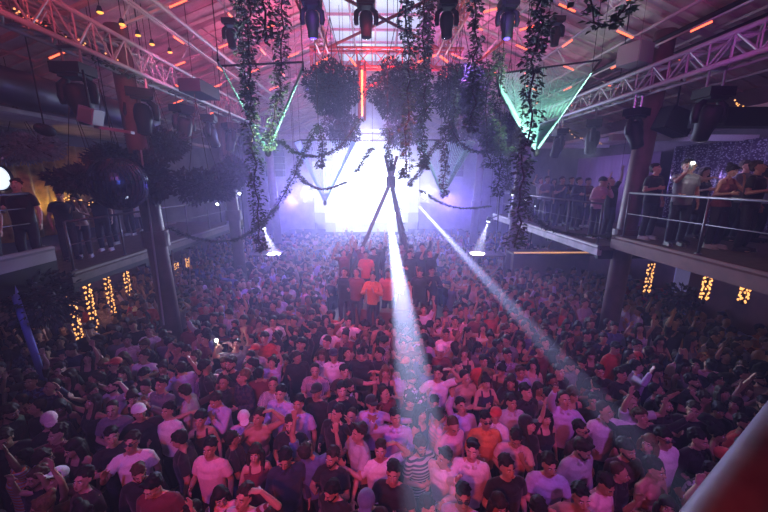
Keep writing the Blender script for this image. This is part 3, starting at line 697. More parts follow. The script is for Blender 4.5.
SW = [
 ([(318, 126), (305, 150), (292, 180), (272, 212), (258, 228)], 7.6, .06, 'swag garland sloping from the left bush down to the long left vine'),
 ([(256, 228), (236, 239), (210, 241), (188, 236), (168, 228)], 9.0, .06, 'swag garland drooping from the long left vine to the left column'),
 ([(278, 140), (296, 152), (318, 156), (340, 146), (362, 118)], 7.6, .05, 'swag garland looping under the left hanging bush'),
 ([(294, 170), (308, 184), (325, 189), (346, 182)], 8.6, .035, 'lowest swag garland before the white light'),
 ([(356, 172), (366, 156), (372, 148)], 8.2, .03, 'small piece of garland floating left of the tripod tip'),
 ([(448, 120), (460, 142), (478, 152), (500, 148), (520, 150)], 7.4, .06, 'swag garland right of the middle running to the thick right vine'),
 ([(408, 186), (420, 170), (432, 150), (440, 140)], 7.8, .04, 'short garland rising right of the tripod tip'),
 ([(420, 190), (440, 202), (462, 208), (490, 206)], 10, .03, 'thin garland drooping over the right beam'),
 ([(520, 190), (530, 212), (548, 228), (575, 234), (612, 236)], 7.6, .07, 'green garland drooping along the far right gallery edge'),
 ([(516, 196), (523, 170), (531, 160)], 6.5, .05, 'short garland tied to the thick right vine'),
]
for i, (pp, y, wd, lb) in enumerate(SW):
    vine(lb, [V(px, py, y) for px, py in pp], wd * 1.15, 330, .058, None, 'swag garlands', 'garland', .02, seed=40 + i)
vine('bushy dark garland bundle under the roof at the upper right', [V(580, -6, 5), V(592, 12, 5), (V(604, 26, 5)), V(618, 20, 5), V(628, 2, 5)], .12, 110, .1, None, None, 'garland', .05, 77)
vine('leafy branch below the near right moving head garland', [V(528, 40, 5.0), V(545, 48, 5)], .08, 60, .08, None, None, 'garland', .03, 78)
vine('leafy garland hanging in the left truss', [at_x(10, 14, -5.6), at_x(50, 30, -5.5), at_x(100, 60, -5.5), at_x(140, 82, -5.5)], .12, 70, .08, None, None, 'garland', .05, 79)
# bushes in hanging baskets
def bush(name, label, c, r, n, leaf, m=M_LEAFD, cord=0, seed=0, basket=True, cat='plant', up=None):
    rnd = random.Random(seed); t = thing(name, label, cat, c)
    b = MB(); rx, ry, rz = r
    for i in range(n):
        q = Vector((rnd.gauss(0, 1), rnd.gauss(0, 1), rnd.gauss(0, 1))).normalized(); k = rnd.random() ** .4
        lump = 1 + .18 * math.sin(q.x * 5 + seed) * math.cos(q.z * 4 + seed)
        p = Vector((q.x * rx, q.y * ry, q.z * rz)) * k * lump
        d = q + Vector((rnd.uniform(-.7, .7), rnd.uniform(-.7, .7), rnd.uniform(-.9, .5))); s = leaf * rnd.uniform(.6, 1.4)
        b.leaf(p, d, (rnd.uniform(-1, 1), rnd.uniform(-1, 1), 1), s, s * .55)
    b.build('leaves', m, t)
    b = MB()
    for i in range(14):
        a = rnd.uniform(0, 2 * PI); q = Vector((math.cos(a) * rx * .8, math.sin(a) * ry * .8, rnd.uniform(-.8, .6) * rz))
        b.tube([(0, 0, rz * .2), q * .5 + Vector((0, 0, rz * .15)), q], .012, 4)
    b.build('branches', M_STEM, t)
    if basket:
        b = MB(); b.ell((0, 0, rz * .1), (rx * .45, ry * .45, rz * .4), None, 14, 8); b.build('basket', M_STEM, t, True)
    if cord:
        b = MB(); cord = max(cord, roof_z(c[0]) + .02 - c[2] - rz)
        for sx, sy in ((-1, 0), (1, 0), (0, 1)): b.tube([(sx * rx * .5, sy * ry * .5, rz * .3), (0, 0, rz + cord * .4), (0, 0, rz + cord)], .009, 4)
        b.build('cord', M_STEM, t)
    return t
for i, (px, py, rx, rz, nm) in enumerate(((332, 90, .74, .66, 'left of the red truss post'), (397, 91, .78, .70, 'right of the red truss post'), (460, 92, .78, .64, 'at the right, before the right vines'))):
    bush('hanging_bush', 'big dark bush in hanging basket ' + nm, V(px, py, 9.9), (rx, .7, rz), 5000, .085, M_LEAFD, .9, 5 + i)
for i, (px, py, rx, rz, nm) in enumerate(((342, 128, .42, .36, 'left'), (404, 130, .45, .34, 'middle'), (470, 124, .42, .30, 'right'))):
    bush('hanging_bush', f'smaller hanging bush lower and further back, {nm} one', V(px, py, 13.0), (rx * 1.6, .7, rz * 1.7), 2000, .11, M_LEAFD, 2.2, 15 + i)
M_FERN = mat('fern_dark', (.035, .028, .035), .6, noise_amt=.4)
for i, (px, py, y, rx, rz, lb) in enumerate(((85, 180, 7.9, .7, .26, 'dark fern cloud left of the large mirror ball'), (150, 178, 8.6, .45, .6, 'dark fern cloud wrapped round the near left column top'), (205, 186, 9.6, .85, .42, 'wide dark fern cloud below the small mirror ball'), (160, 145, 9.6, .7, .4, 'reddish dark fern cloud above the mirror balls'), (235, 172, 12, .5, .5, 'fern cloud round the middle left column'), (24, 148, 9.4, .9, .35, 'pale fern cloud over the near left gallery'), (505, 135, 9.5, .6, .5, 'leafy cloud left of the thick right vine'), (112, 160, 8.6, .5, .3, 'fern cloud in front of the gold curtain'))):
    bush('hanging_fern', lb, V(px, py, y), (rx, rx * .8, rz), 2200, .12, mat('fern_pale', (.22, .25, .28), .6, noise_amt=.4) if 'pale' in lb else M_FERN, .8, 30 + i, False)
bush('potted_shrub', 'dark leafy shrub under the right gallery beside the blue panel', V(682, 298, 8.6), (.4, .4, .35), 500, .11, M_LEAFD, 0, 50)
bush('potted_shrub', 'dark leafy plants under the near left gallery', V(38, 300, 6.6), (.7, .5, .6), 900, .13, M_LEAFD, 0, 51)
# mirror balls
def mirror_ball(label, c, r):
    t = thing('mirror_ball', label, 'mirror ball', c); b = MB(); nv = 22
    for i in range(nv):
        p0 = -PI / 2 + PI * i / nv; p1 = -PI / 2 + PI * (i + 1) / nv; n = max(4, int(44 * math.cos((p0 + p1) / 2)))
        for j in range(n):
            t0 = 2 * PI * j / n + .02; t1 = 2 * PI * (j + 1) / n - .02
            S = lambda ph, th: Vector((math.cos(ph) * math.cos(th), math.cos(ph) * math.sin(th), math.sin(ph))) * r
            b.add([S(p0, t0), S(p0, t1), S(p1 - .01, t1), S(p1 - .01, t0)], [(0, 1, 2, 3)])
    b.build('mirror_tiles', mat('mirror_tile', (.10, .11, .17), .18, .9), t)
    b = MB(); b.ell((0, 0, 0), r * .985, None, 24, 14); b.tube([(0, 0, r * .9), (0, 0, r * 1.12)], .05, 10); b.build('core', M_BLACK, t, True)
    b = MB(); b.tube([(0, 0, r), (0, 0, roof_z(c.x) - .1 - c.z)], .008, 4); b.build('cable', M_BLACK, t)
mirror_ball('large dark mirror ball with a blue glint at the left column', V(119, 184, 7.6), .56)
mirror_ball('smaller dark mirror ball further back beside the middle left column', V(225, 176, 12.5), .50)
spot('ball_blue', V(122, 172, 6.6), V(119, 186, 7.4), 14, (.1, .2, 1), 60, 1, .03)

# ---- green string fans
M_CORD = mat('mint_cord', (.36, .78, .64), .6)
def fan(label, y, bars, apex, n, r, group, extra_w=1.0):
    t = thing('string_fan', label, 'string fan', V(apex[0], apex[1], y), 0, group); o = Vector(V(apex[0], apex[1], y))
    A = [Vector(V(px, py, yy)) - o for px, py, yy in bars]
    b = MB()
    for i in range(len(A) - 1): b.tube([A[i], A[i + 1]], .02, 6)
    b.build('bar', M_BLACK, t)
    b = MB()
    for q in A: b.tube([q, (q.x, q.y, roof_z(q.x + o.x) + .02 - o.z)], .005, 4)
    b.build('cord', M_BLACK, t)
    b = MB(); L = [(A[i + 1] - A[i]).length for i in range(len(A) - 1)]; T = sum(L)
    for i in range(n):
        q_ = (i + .5) / n; u = (q_ if extra_w == 1 else (q_ * .42 if q_ < .5 else 1 - (1 - q_) * .42)) * T; k = 0
        while k < len(L) - 1 and u > L[k]: u -= L[k]; k += 1
        p = A[k].lerp(A[k + 1], u / L[k]); b.tube([p, Vector(((i % 5 - 2) * .01, 0, .02))], r, 3)
    b.build('strings', M_CORD, t)
    b = MB(); b.ell((0, 0, 0), (.06, .06, .09), None, 10, 6); b.build('weight', M_BLACK, t, True)
    return t
fan('left mint green string fan pointing down left of the bushes', 6.6, [(218, 60, 5.6), (219, 66, 7.4), (303, 62, 7.4), (303, 70, 5.6)], (268, 152), 110, .0055, None, .5)
fan('big right mint green string fan behind the thick vine', 6.8, [(500, 96, 5.8), (496, 74, 7.6), (601, 60, 7.6), (592, 72, 5.8)], (536, 152), 200, .0052, None)
fan('small far mint green string fan left of the tripod', 11.5, [(294, 142, 11), (300, 140, 12), (352, 140, 12), (356, 142, 11)], (325, 203), 50, .006, None)
fan('small far mint green string fan right of the tripod', 11.5, [(417, 142, 11), (422, 140, 12), (468, 140, 12), (476, 142, 11)], (443, 196), 50, .006, None)

spot('fan_fill', V(288, 168, 4.9), V(262, 100, 6.6), 420, (.75, 1, .92), 70, .6, .05)  # added fill spots with no fixture, to keep the cords looking mint
spot('fan_fill', V(596, 160, 4.9), V(548, 100, 6.8), 900, (.75, 1, .92), 70, .6, .05)
# ================================================================ podium and tripod
PODY = 10.9
t = thing('podium', 'round two-step podium in the middle of the crowd, under the tripod', 'podium', (at_y(390, 300, PODY).x, PODY, 0))
PX = t.location.x
b = MB(); b.tube([(0, 0, 0), (0, 0, 1.45)], 1.55, 32); b.build('platform', M_DECK, t)
b = MB(); b.tube([(0, -.2, 0), (0, -.2, .8)], 2.0, 32); b.build('lower_step', M_WOOD, t)
t = thing('tripod', 'tall wooden three-legged pole frame tied at the top, on the podium', 'tripod', (PX, 11.4, 1.45))
o = t.location
for k, (bx, by, tx, tyy) in enumerate((((338, 322, 11.0, 396, 156)), ((424, 300, 11.6, 385, 154)), ((419, 318, 10.9, 391, 166)))) if False else ():
    pass
apex = at_y(391, 181, 11.4)
for (bx, yb, tx, ty, nm) in ((344, 11.4, 397, 156, 'a'), (417, 11.2, 385, 155, 'b'), (409, 12.2, 391, 160, 'c')):
    bot = at_z(bx, 320, 1.45); bot = Vector((CAM.x + (ray(bx, 300).x / ray(bx, 300).y) * yb, yb, 1.45)); top = at_y(tx, ty, 11.5)
    b = MB(); b.tube([bot - o, apex + Vector((0, (yb - 11.4) * .04, 0)) - o, top - o], [.068, .058, .05], 10); b.build('pole', M_BARK, t, True)
b = MB()
for i in range(5): b.tube([apex + Vector((.13 * math.cos(a), .13 * math.sin(a), -.12 + .055 * i + .03 * math.sin(3 * a))) - o for a in np.linspace(0, 2 * PI, 14)], .028, 6)
b.build('rope', M_STEM, t, True)
vine('leafy vine wound round the right tripod leg', [at_y(392, 186, 11.1), at_y(398, 205, 11.0), at_y(403, 225, 11.0), at_y(407, 240, 11.0)], .05, 60, .07, None, None, 'hanging_vine', .03, 91)
# ================================================================ people
M_SKIN = mat('skin', (.5, .3, .2), .5, obj_color=True, noise_amt=.06, noise_scale=14)
M_EYE = mat('eye_white', (.75, .72, .7), .3); M_IRIS = mat('eye_dark', (.03, .018, .012), .3)
M_BROW = mat('brow_hair', (.03, .02, .015), .7); M_LIP = mat('lips', (.35, .10, .09), .5)
M_HAIR = mat('hair', (.03, .02, .02), .65, spec=.3, obj_color=True, noise_amt=.4, noise_scale=60)
M_CLOTH = mat('cloth', (.5, .5, .5), .8, obj_color=True, noise_amt=.10, noise_scale=30, sheen=.2)
M_STRIPE = mat('cloth_stripe', (.5, .5, .5), .8, obj_color=True, pattern='stripe', col2=(.05, .05, .09))
M_BANDC = mat('cloth_band', (.5, .5, .5), .8, obj_color=True, pattern='band', col2=(.5, .48, .5))
M_LEAFC = mat('cloth_print', (.5, .5, .5), .8, obj_color=True, pattern='leaf', col2=(.06, .08, .06))
M_CHECKC = mat('cloth_check', (.5, .5, .5), .8, obj_color=True, pattern='check', col2=(.07, .05, .07))
M_JEAN = mat('trouser_cloth', (.5, .5, .5), .85, obj_color=True, noise_amt=.15, noise_scale=25)
M_SHOE = mat('shoe_leather', (.5, .5, .5), .5, obj_color=True)

def remesh(mb, vox, smooth=3, ratio=None, fold=0.0, seed=0):
    me = mb.mesh('tmp', []); o = bpy.data.objects.new('tmp', me); COL.objects.link(o)
    m = o.modifiers.new('r', 'REMESH'); m.mode = 'VOXEL'; m.voxel_size = vox
    if smooth: s = o.modifiers.new('s', 'SMOOTH'); s.iterations = smooth; s.factor = .5
    if ratio: d = o.modifiers.new('d', 'DECIMATE'); d.ratio = ratio
    dg = bpy.context.evaluated_depsgraph_get(); me2 = bpy.data.meshes.new_from_object(o.evaluated_get(dg))
    bpy.data.objects.remove(o); bpy.data.meshes.remove(me)
    vs = [v.co.copy() for v in me2.vertices]; fs = [tuple(p.vertices) for p in me2.polygons]
    if fold:
        ns = [v.normal.copy() for v in me2.vertices]
        vs = [v + n * fold * noise.noise(Vector((v.x * 9 + seed, v.y * 9, v.z * 5))) for v, n in zip(vs, ns)]
    bpy.data.meshes.remove(me2)
    r = MB(); r.add(vs, fs); return r

def hand(b, wrist, d, n, s, curl=.35):
    w_ = Vector(wrist); d = Vector(d).normalized(); n = Vector(n); n = (n - d * n.dot(d)).normalized()
    th = -s * d.cross(n); rot = Matrix((d, th, n)).transposed()
    b.ell(w_ + d * .052, (.056, .042, .017), rot, 12, 8)
    for i, (o, L) in enumerate(((.031, .068), (.011, .078), (-.010, .072), (-.030, .056))):
        dd = (d + th * o * 5).normalized(); p = w_ + d * .088 + th * o
        c1 = (dd * math.cos(curl * .5) + n * math.sin(curl * .5)); c2 = (dd * math.cos(curl * 1.5) + n * math.sin(curl * 1.5)); c3 = (dd * math.cos(curl * 2.4) + n * math.sin(curl * 2.4))
        a1 = p + c1 * L * .45; a2 = a1 + c2 * L * .32; a3 = a2 + c3 * L * .23
        b.tube([p - d * .03, p, a1, a2, a3], [.0095, .0095, .009, .008, .006], 7)
    p = w_ + d * .022 + th * .028; a1 = p + (d * .6 + th * .75 + n * .15).normalized() * .038; a2 = a1 + (d * .9 + th * .25 + n * (.2 + curl * .5)).normalized() * .032
    b.tube([p, a1, a2], [.014, .0105, .008], 7)

# arm poses: elbow, wrist, hand direction, palm normal, curl (x is outward)
ARM = {
 'down': ((.25, .035, 1.15), (.265, -.05, .90), (0, -.15, -1), (-1, 0, 0), .35),
 'out': ((.34, .02, 1.20), (.42, -.17, 1.06), (.2, -1, -.2), (-.3, 0, -1), .4),
 'high': ((.25, -.05, 1.68), (.22, -.10, 1.93), (.05, -.05, 1), (0, -1, 0), .15),
 'high_bent': ((.39, -.10, 1.50), (.34, -.18, 1.75), (-.1, -.2, 1), (-.4, -1, 0), .3),
 'fist': ((.24, -.10, 1.67), (.23, -.20, 1.90), (0, -.1, 1), (0, -1, 0), 1.15),
 'clap': ((.27, -.12, 1.19), (.075, -.31, 1.33), (-.25, -.35, .9), (-1, 0, 0), .2),
 'face': ((.24, -.20, 1.24), (.09, -.22, 1.46), (-.3, .0, 1), (-.3, .8, 0), .6),
 'phone': ((.26, -.24, 1.34), (.17, -.40, 1.54), (-.1, -.15, 1), (-.6, -.6, 0), .85),
 'drink': ((.26, .0, 1.16), (.15, -.25, 1.22), (-.35, -.9, .1), (-1, .2, 0), .85),
 'point': ((.30, -.18, 1.40), (.30, -.42, 1.50), (.05, -1, .25), (0, 0, -1), .3),
 'wide': ((.44, -.02, 1.47), (.63, -.06, 1.64), (.5, -.1, .9), (0, -1, 0), .2),
 'hug': ((.44, -.01, 1.34), (.66, -.06, 1.40), (1, -.2, 0), (0, 0, -1), .5),
 'head': ((.42, -.04, 1.60), (.20, -.02, 1.80), (-1, .1, -.05), (0, 0, -1), .4),
 'fold': ((.25, -.05, 1.17), (.02, -.24, 1.17), (-1, .05, .1), (0, 1, 0), .4),
}
LEAN = .10
def build_proto(name, fem, aL, aR, lean=0.0, nod=0.0, turn=0.0, stance=.11):
    """one body plus its clothes; returns dict of meshes and the head matrix"""
    S = .955 if fem else 1.0; sw = .168 if fem else .195
    b = MB()
    hd = MB()
    # head, in head space: origin at the base of the skull (0,0,1.53)
    hd.ell((0, .008, 1.668), (.077, .097, .093), None, 18, 12); hd.ell((0, -.028, 1.615), (.061, .068, .085), None, 16, 10)
    hd.ell((0, -.052, 1.552), (.034, .036, .028) if not fem else (.028, .033, .026), None, 12, 8)
    for s in (-1, 1):
        hd.cap((s * .050, -.01, 1.59), (s * .016, -.066, 1.553), .022, .020, 8); hd.ell((s * .079, .012, 1.63), (.010, .020, .031), None, 8, 6)
        hd.ell((s * .038, -.072, 1.612), (.022, .018, .018), None, 8, 6)
    hd.cap((-.034, -.088, 1.665), (.034, -.088, 1.665), .010, .010, 8)
    hd.cap((0, -.094, 1.655), (0, -.116, 1.612), .008, .014, 8); hd.ell((0, -.106, 1.607), (.018, .012, .009), None, 8, 6)
    hd.cap((-.018, -.090, 1.577), (.018, -.090, 1.577), .011, .011, 8)
    HM = Matrix.Translation((0, .0, 1.535)) @ Matrix.Rotation(turn, 4, 'Z') @ Matrix.Rotation(nod, 4, 'X') @ Matrix.Translation((0, 0, -1.535))
    b.add([HM @ Vector(v) for v in hd.v], hd.f)
    nr = .048 if fem else .057
    b.cap((0, .022, 1.42), (0, .004, 1.56), nr + .006, nr, 12)
    for s in (-1, 1): b.cap((s * .03, .025, 1.49), (s * (sw - .03), .01, 1.437), .035, .042, 10)
    b.ell((0, .01, 1.30), ((.135, .098, .17) if fem else (.168, .118, .175)), None, 18, 12)
    b.ell((0, .0, 1.10), ((.112, .085, .15) if fem else (.145, .103, .15)), None, 18, 12)
    b.ell((0, .01, .95), ((.165, .118, .13) if fem else (.158, .112, .125)), None, 18, 12)
    b.cap((-(sw - .045), .012, 1.405), ((sw - .045), .012, 1.405), .058, .058, 12)
    if fem:
        for s in (-1, 1): b.ell((s * .066, -.088, 1.285), (.056, .05, .055), None, 12, 8)
    else:
        for s in (-1, 1): b.ell((s * .075, -.072, 1.335), (.07, .042, .052), None, 12, 8)
    arms = []
    for s, a in ((1, aL), (-1, aR)):
        e, wri, hdir, pn, cu = ARM[a]; k = sw - .195
        sh = Vector((s * (sw - .02), .012, 1.415)); raise_ = max(0, (e[2] - 1.3)) * .12
        sh.z += raise_
        e = Vector((s * (e[0] + k), e[1], e[2])); wv = Vector((s * (wri[0] + (k if wri[0] > .2 else 0)), wri[1], wri[2]))
        u = (e - sh); e = sh + u.normalized() * .275; f = wv - e; wv = e + f.normalized() * min(max(f.length, .2), .255)
        r = .85 if fem else 1.0
        b.cap(sh, sh.lerp(e, .45), .055 * r, .050 * r, 10); b.cap(sh.lerp(e, .4), e, .049 * r, .038 * r, 10); b.cap(e, e.lerp(wv, .35), .040 * r, .040 * r, 10); b.cap(e.lerp(wv, .3), wv, .040 * r, .025 * r, 10)
        H = Vector((s * hdir[0], hdir[1], hdir[2])); N_ = Vector((s * pn[0], pn[1], pn[2])); hand(b, wv, H, N_, s, cu)
        arms.append((s, sh, e, wv, r, H.normalized()))
    feet = []
    for s in (-1, 1):
        hip = Vector((s * .085, .01, .92)); kn = Vector((s * (.05 + stance * .55), -.035, .50)); an = Vector((s * stance, .02, .09))
        b.cap(hip, kn, .088 if not fem else .090, .056, 12); b.cap(kn, kn.lerp(an, .35), .056, .058, 12); b.cap(kn.lerp(an, .35), an, .057, .036, 12)
        b.cap((an.x, .035, .045), (an.x + s * .02, -.13, .03), .036, .030, 10); b.ell((an.x + s * .02, -.15, .022), (.042, .05, .020), None, 10, 6)
        feet.append((s, hip, kn, an))
    LM = Matrix.Translation((0, 0, .98)) @ Matrix.Rotation(lean, 4, 'X') @ Matrix.Translation((0, 0, -.98))
    def bend(p):
        p = Vector(p)
        if p.z > .92:
            t = min(1, (p.z - .92) / .2); p = p.lerp(LM @ p, t)
        return p * S
    def bent(mb): mb.v = [tuple(bend(p)) for p in mb.v]; return mb
    body = remesh(bent(b), .0085, 3, .38)
    # facial details set into the face
    fd = MB()
    for s in (-1, 1):
        fd.ell((s * .033, -.0870, 1.643), (.0135, .008, .0062), None, 10, 6, 1); fd.ell((s * .033, -.0935, 1.643), (.0062, .0035, .0058), None, 8, 5, 2)
        fd.cap((s * .018, -.099, 1.667), (s * .052, -.090, 1.668), .0055, .004, 6, 3)
    fd.ell((0, -.0985, 1.581), (.024, .008, .0045), None, 10, 5, 4); fd.ell((0, -.0985, 1.573), (.020, .009, .0055), None, 10, 5, 4)
    body.m = [0] * len(body.f); o = len(body.v)
    body.v += [tuple(bend(HM @ Vector(v))) for v in fd.v]; body.f += [tuple(o + i for i in f) for f in fd.f]; body.m += fd.m
    P = {'name': name, 'fem': fem, 'S': S}
    P['body'] = body.mesh('person_body', [M_SKIN, M_EYE, M_IRIS, M_BROW, M_LIP], True)
    # --- tops
    def torso(c, long=.86, fl=0.0):
        if fem: L = [(0, .01, long, .185 + c + fl, .135 + c + fl), (0, .01, .96, .168 + c, .122 + c), (0, 0, 1.10, .122 + c, .094 + c), (0, -.012, 1.27, .148 + c, .128 + c), (0, .005, 1.38, .165 + c, .088 + c)]
        else: L = [(0, .01, long, .172 + c * .5, .128 + c * .5), (0, .01, .96, .166 + c * .6, .12 + c * .6), (0, 0, 1.10, .158 + c, .112 + c), (0, -.002, 1.30, .175 + c, .128 + c), (0, .005, 1.40, .178 + c, .095 + c)]
        out = []
        for q0, q1 in zip(L, L[1:]):
            for k in range(4): out.append(tuple(u + (v - u) * k / 4 for u, v in zip(q0, q1)))
        return out + [L[-1]]
    def top(kind):
        t = MB(); c = .026
        if kind == 'dress': t.rings(torso(.020, .60, .045), 24)
        elif kind == 'tank': t.rings(torso(.020, .90), 24)
        elif kind == 'crop': t.rings([(0, 0, 1.17, .145, .112)] + torso(.02)[12:], 24)
        else: t.rings(torso(c), 24)
        if kind in ('tee', 'long', 'shirt'):
            t.cap((-(sw - .045), .012, 1.405), ((sw - .045), .012, 1.405), .068, .068, 12); t.ell((0, .0, 1.33), (sw - .01, .138, .10), None, 18, 10); t.ell((0, -.002, 1.385), (sw - .03, .132, .085), None, 18, 10)
            for s in (-1, 1): t.cap((s * .05, .02, 1.478), (s * (sw - .03), .01, 1.44), .036, .052, 10)
            t.tube([(0, .02, 1.40), (0, .014, 1.497)], [.10, .066], 14)
            for (s, sh, e, wv, r, H) in arms:
                if kind == 'tee': t.tube([sh - (e - sh).normalized() * .02, sh, sh.lerp(e, .66)], [.055, .070 * r, .068 * r], 14)
                else:
                    t.cap(sh, e, .067 * r, .055 * r, 12); t.tube([e, e.lerp(wv, .3), e.lerp(wv, .97)], [.055 * r, .055 * r, .040 * r], 12)
            if kind == 'shirt':
                for s in (-1, 1): t.box((s * .045, -.075, 1.475), (.06, .03, .035), Matrix.Rotation(s * .5, 3, 'Z'))
                t.tube([(0, .02, 1.46), (0, .016, 1.515)], [.075, .070], 14)
        else:
            if fem:
                for s in (-1, 1): t.ell((s * .066, -.088, 1.285), (.070, .064, .070), None, 14, 10)
            for s in (-1, 1):
                t.cap((s * .085, -.105, 1.34), (s * .08, -.02, 1.475), .020, .018, 8); t.cap((s * .08, -.02, 1.475), (s * .085, .085, 1.36), .018, .020, 8)
            if not fem: t.ell((0, .01, 1.39), (.12, .11, .06), None, 14, 8)
        return remesh(bent(t), .0105, 2, .5, .008, len(name)).mesh('top_' + kind, [M_CLOTH], True)
    P['kinds'] = ('tank', 'dress', 'tee') if fem else ('tee', 'long', 'shirt')
    P['tops'] = {k: top(k) for k in P['kinds']}
    t = MB()
    for (s, hip, kn, an) in feet: t.tube([hip, kn, an], [.102, .074, .062], 14)
    t.rings([(0, .01, .80, .15, .12), (0, .01, .93, .17, .125), (0, .01, 1.0, .155, .115)] if not fem else [(0, .01, .80, .15, .12), (0, .01, .93, .176, .128), (0, .008, 1.04, .13, .10)], 20)
    P['trousers'] = remesh(bent(t), .0125, 2, .5, .012, 5).mesh('trousers', [M_JEAN], True)
    t = MB()
    for (s, hip, kn, an) in feet[:1]:
        t.cap((0, .04, .05), (0, -.15, .042), .045, .042, 12); t.tube([(0, .03, .05), (0, .03, .12)], .045, 12)
    t.box((0, -.06, .008), (.088, .28, .016)); P['shoe'] = remesh(t, .011, 2, .5).mesh('shoe', [M_SHOE], True)
    P['feet'] = [(f[3].x * S + f[0] * .01, f[3].y * S - .02) for f in feet]
    BM = Matrix.Translation((0, 0, .98)) @ Matrix.Rotation(lean, 4, 'X') @ Matrix.Translation((0, 0, -.98))
    P['head'] = Matrix.Scale(S, 4) @ BM @ HM
    P['hands'] = [(s, (BM @ (wv + H * .09)) * S, H) for (s, sh, e, wv, r, H) in arms]
    P['headc'] = P['head'] @ Vector((0, -.02, 1.64))
    return P
# --- hair, caps, in head space
def hair_mesh(kind):
    b = MB(); sh = lambda: None
    if kind in ('short', 'crop', 'quiff'):
        t = .010 if kind == 'crop' else .018
        b.ell((0, .028, 1.694), (.077 + t * .5, .090 + t * .5, .074 + t), None, 18, 12); rq = random.Random(7)
        for i in range(70 if kind != 'crop' else 0):
            q = Vector((rq.gauss(0, 1), rq.gauss(0, 1), abs(rq.gauss(0, 1)))).normalized(); p = Vector((0, .03, 1.694)) + Vector((q.x * .080, q.y * .092, q.z * .080))
            b.cap(p, p + Vector((q.x * .014 + rq.uniform(-.014, .014), q.y * .014 - .01, q.z * .012 + .004)), .012, .007, 6, 0, 2)
        b.ell((0, .055, 1.645), (.068 + t * .4, .055 + t * .6, .075), None, 14, 8)
        for s in (-1, 1): b.ell((s * .073, .014, 1.672), (.012, .032, .038), None, 8, 6)
        if kind == 'quiff':
            for i in range(7): b.cap((-.05 + i * .0167, -.045, 1.745), (-.055 + i * .019, -.075, 1.772 - abs(i - 3) * .004), .022, .016, 7)
    elif kind in ('long', 'wavy', 'bun', 'ponytail'):
        b.ell((0, .018, 1.688), (.090, .104, .092), None, 18, 12)
        for s in (-1, 1): b.cap((s * .066, -.058, 1.715), (s * .083, .0, 1.63), .022, .024, 8)
        if kind in ('long', 'wavy'):
            for s in (-1, 1):
                for j, (yy, x0) in enumerate(((-.01, .088), (.035, .082), (.07, .055))):
                    p = [(s * x0, yy, 1.66), (s * (x0 + .012), yy + .01, 1.56), (s * (x0 + (.03 if kind == 'wavy' else .008)), yy + .02, 1.46), (s * (x0 + .02), yy + .03, 1.36)]
                    b.tube(smooth_path(p, 7), [.030, .034, .033, .036, .032, .034, .026, .014], 8)
            b.tube([(0, .085, 1.68), (0, .095, 1.55), (0, .11, 1.42), (0, .12, 1.33)], [.06, .055, .045, .02], 10)
        elif kind == 'bun': b.ell((0, .075, 1.775), (.045, .045, .042), None, 12, 8)
        else: b.tube([(0, .10, 1.72), (0, .16, 1.70), (0, .18, 1.58), (0, .17, 1.44)], [.03, .034, .030, .012], 10)
    elif kind == 'curly':
        rnd = random.Random(3)
        for i in range(80):
            q = Vector((rnd.gauss(0, 1), rnd.gauss(0, 1) + .4, abs(rnd.gauss(0, 1)) - .2)).normalized(); p = Vector((0, .02, 1.68)) + Vector((q.x * .085, q.y * .10, q.z * .09))
            if p.y < -.06 and p.z < 1.71: continue
            b.ell(p, .026, None, 7, 5)
        b.ell((0, .02, 1.69), (.085, .098, .085), None, 14, 10)
    elif kind == 'beard':
        b.cap((-.066, -.012, 1.60), (-.022, -.072, 1.548), .016, .020, 8); b.cap((.066, -.012, 1.60), (.022, -.072, 1.548), .016, .020, 8)
        b.cap((-.022, -.074, 1.548), (.022, -.074, 1.548), .021, .021, 8)
        b.cap((-.022, -.098, 1.594), (.022, -.098, 1.594), .006, .006, 6)
        for s in (-1, 1): b.cap((s * .026, -.096, 1.592), (s * .028, -.088, 1.56), .007, .010, 6)
        return remesh(b, .006, 2, .5).mesh('beard', [M_HAIR], True)
    elif kind == 'cap':
        b.ell((0, .012, 1.700), (.094, .110, .084), None, 20, 12); b.tube([(0, .012, 1.672), (0, .012, 1.70)], [.100, .098], 20)
        b.tube([(-.0, -.075, 1.700), (0, -.15, 1.692), (0, -.185, 1.684)], [.075, .072, .04], 16, flat=.12)
        return remesh(b, .008, 2, .6).mesh('cap', [M_CLOTH], True)
    elif kind == 'sunglasses':
        for s in (-1, 1): b.ell((s * .034, -.106, 1.642), (.030, .008, .021), None, 12, 6); b.tube([(s * .062, -.10, 1.650), (s * .086, .0, 1.648)], .004, 5)
        b.tube([(-.012, -.112, 1.647), (.012, -.112, 1.647)], .004, 5)
        return b.mesh('sunglasses', [M_LENS], True)
    return remesh(b, .0095, 2, .5, .012 if kind != 'crop' else .004, 9).mesh('hair_' + kind, [M_HAIR], True)
HAIR = {k: hair_mesh(k) for k in ('short', 'crop', 'quiff', 'long', 'wavy', 'bun', 'ponytail', 'curly', 'beard', 'cap', 'sunglasses')}

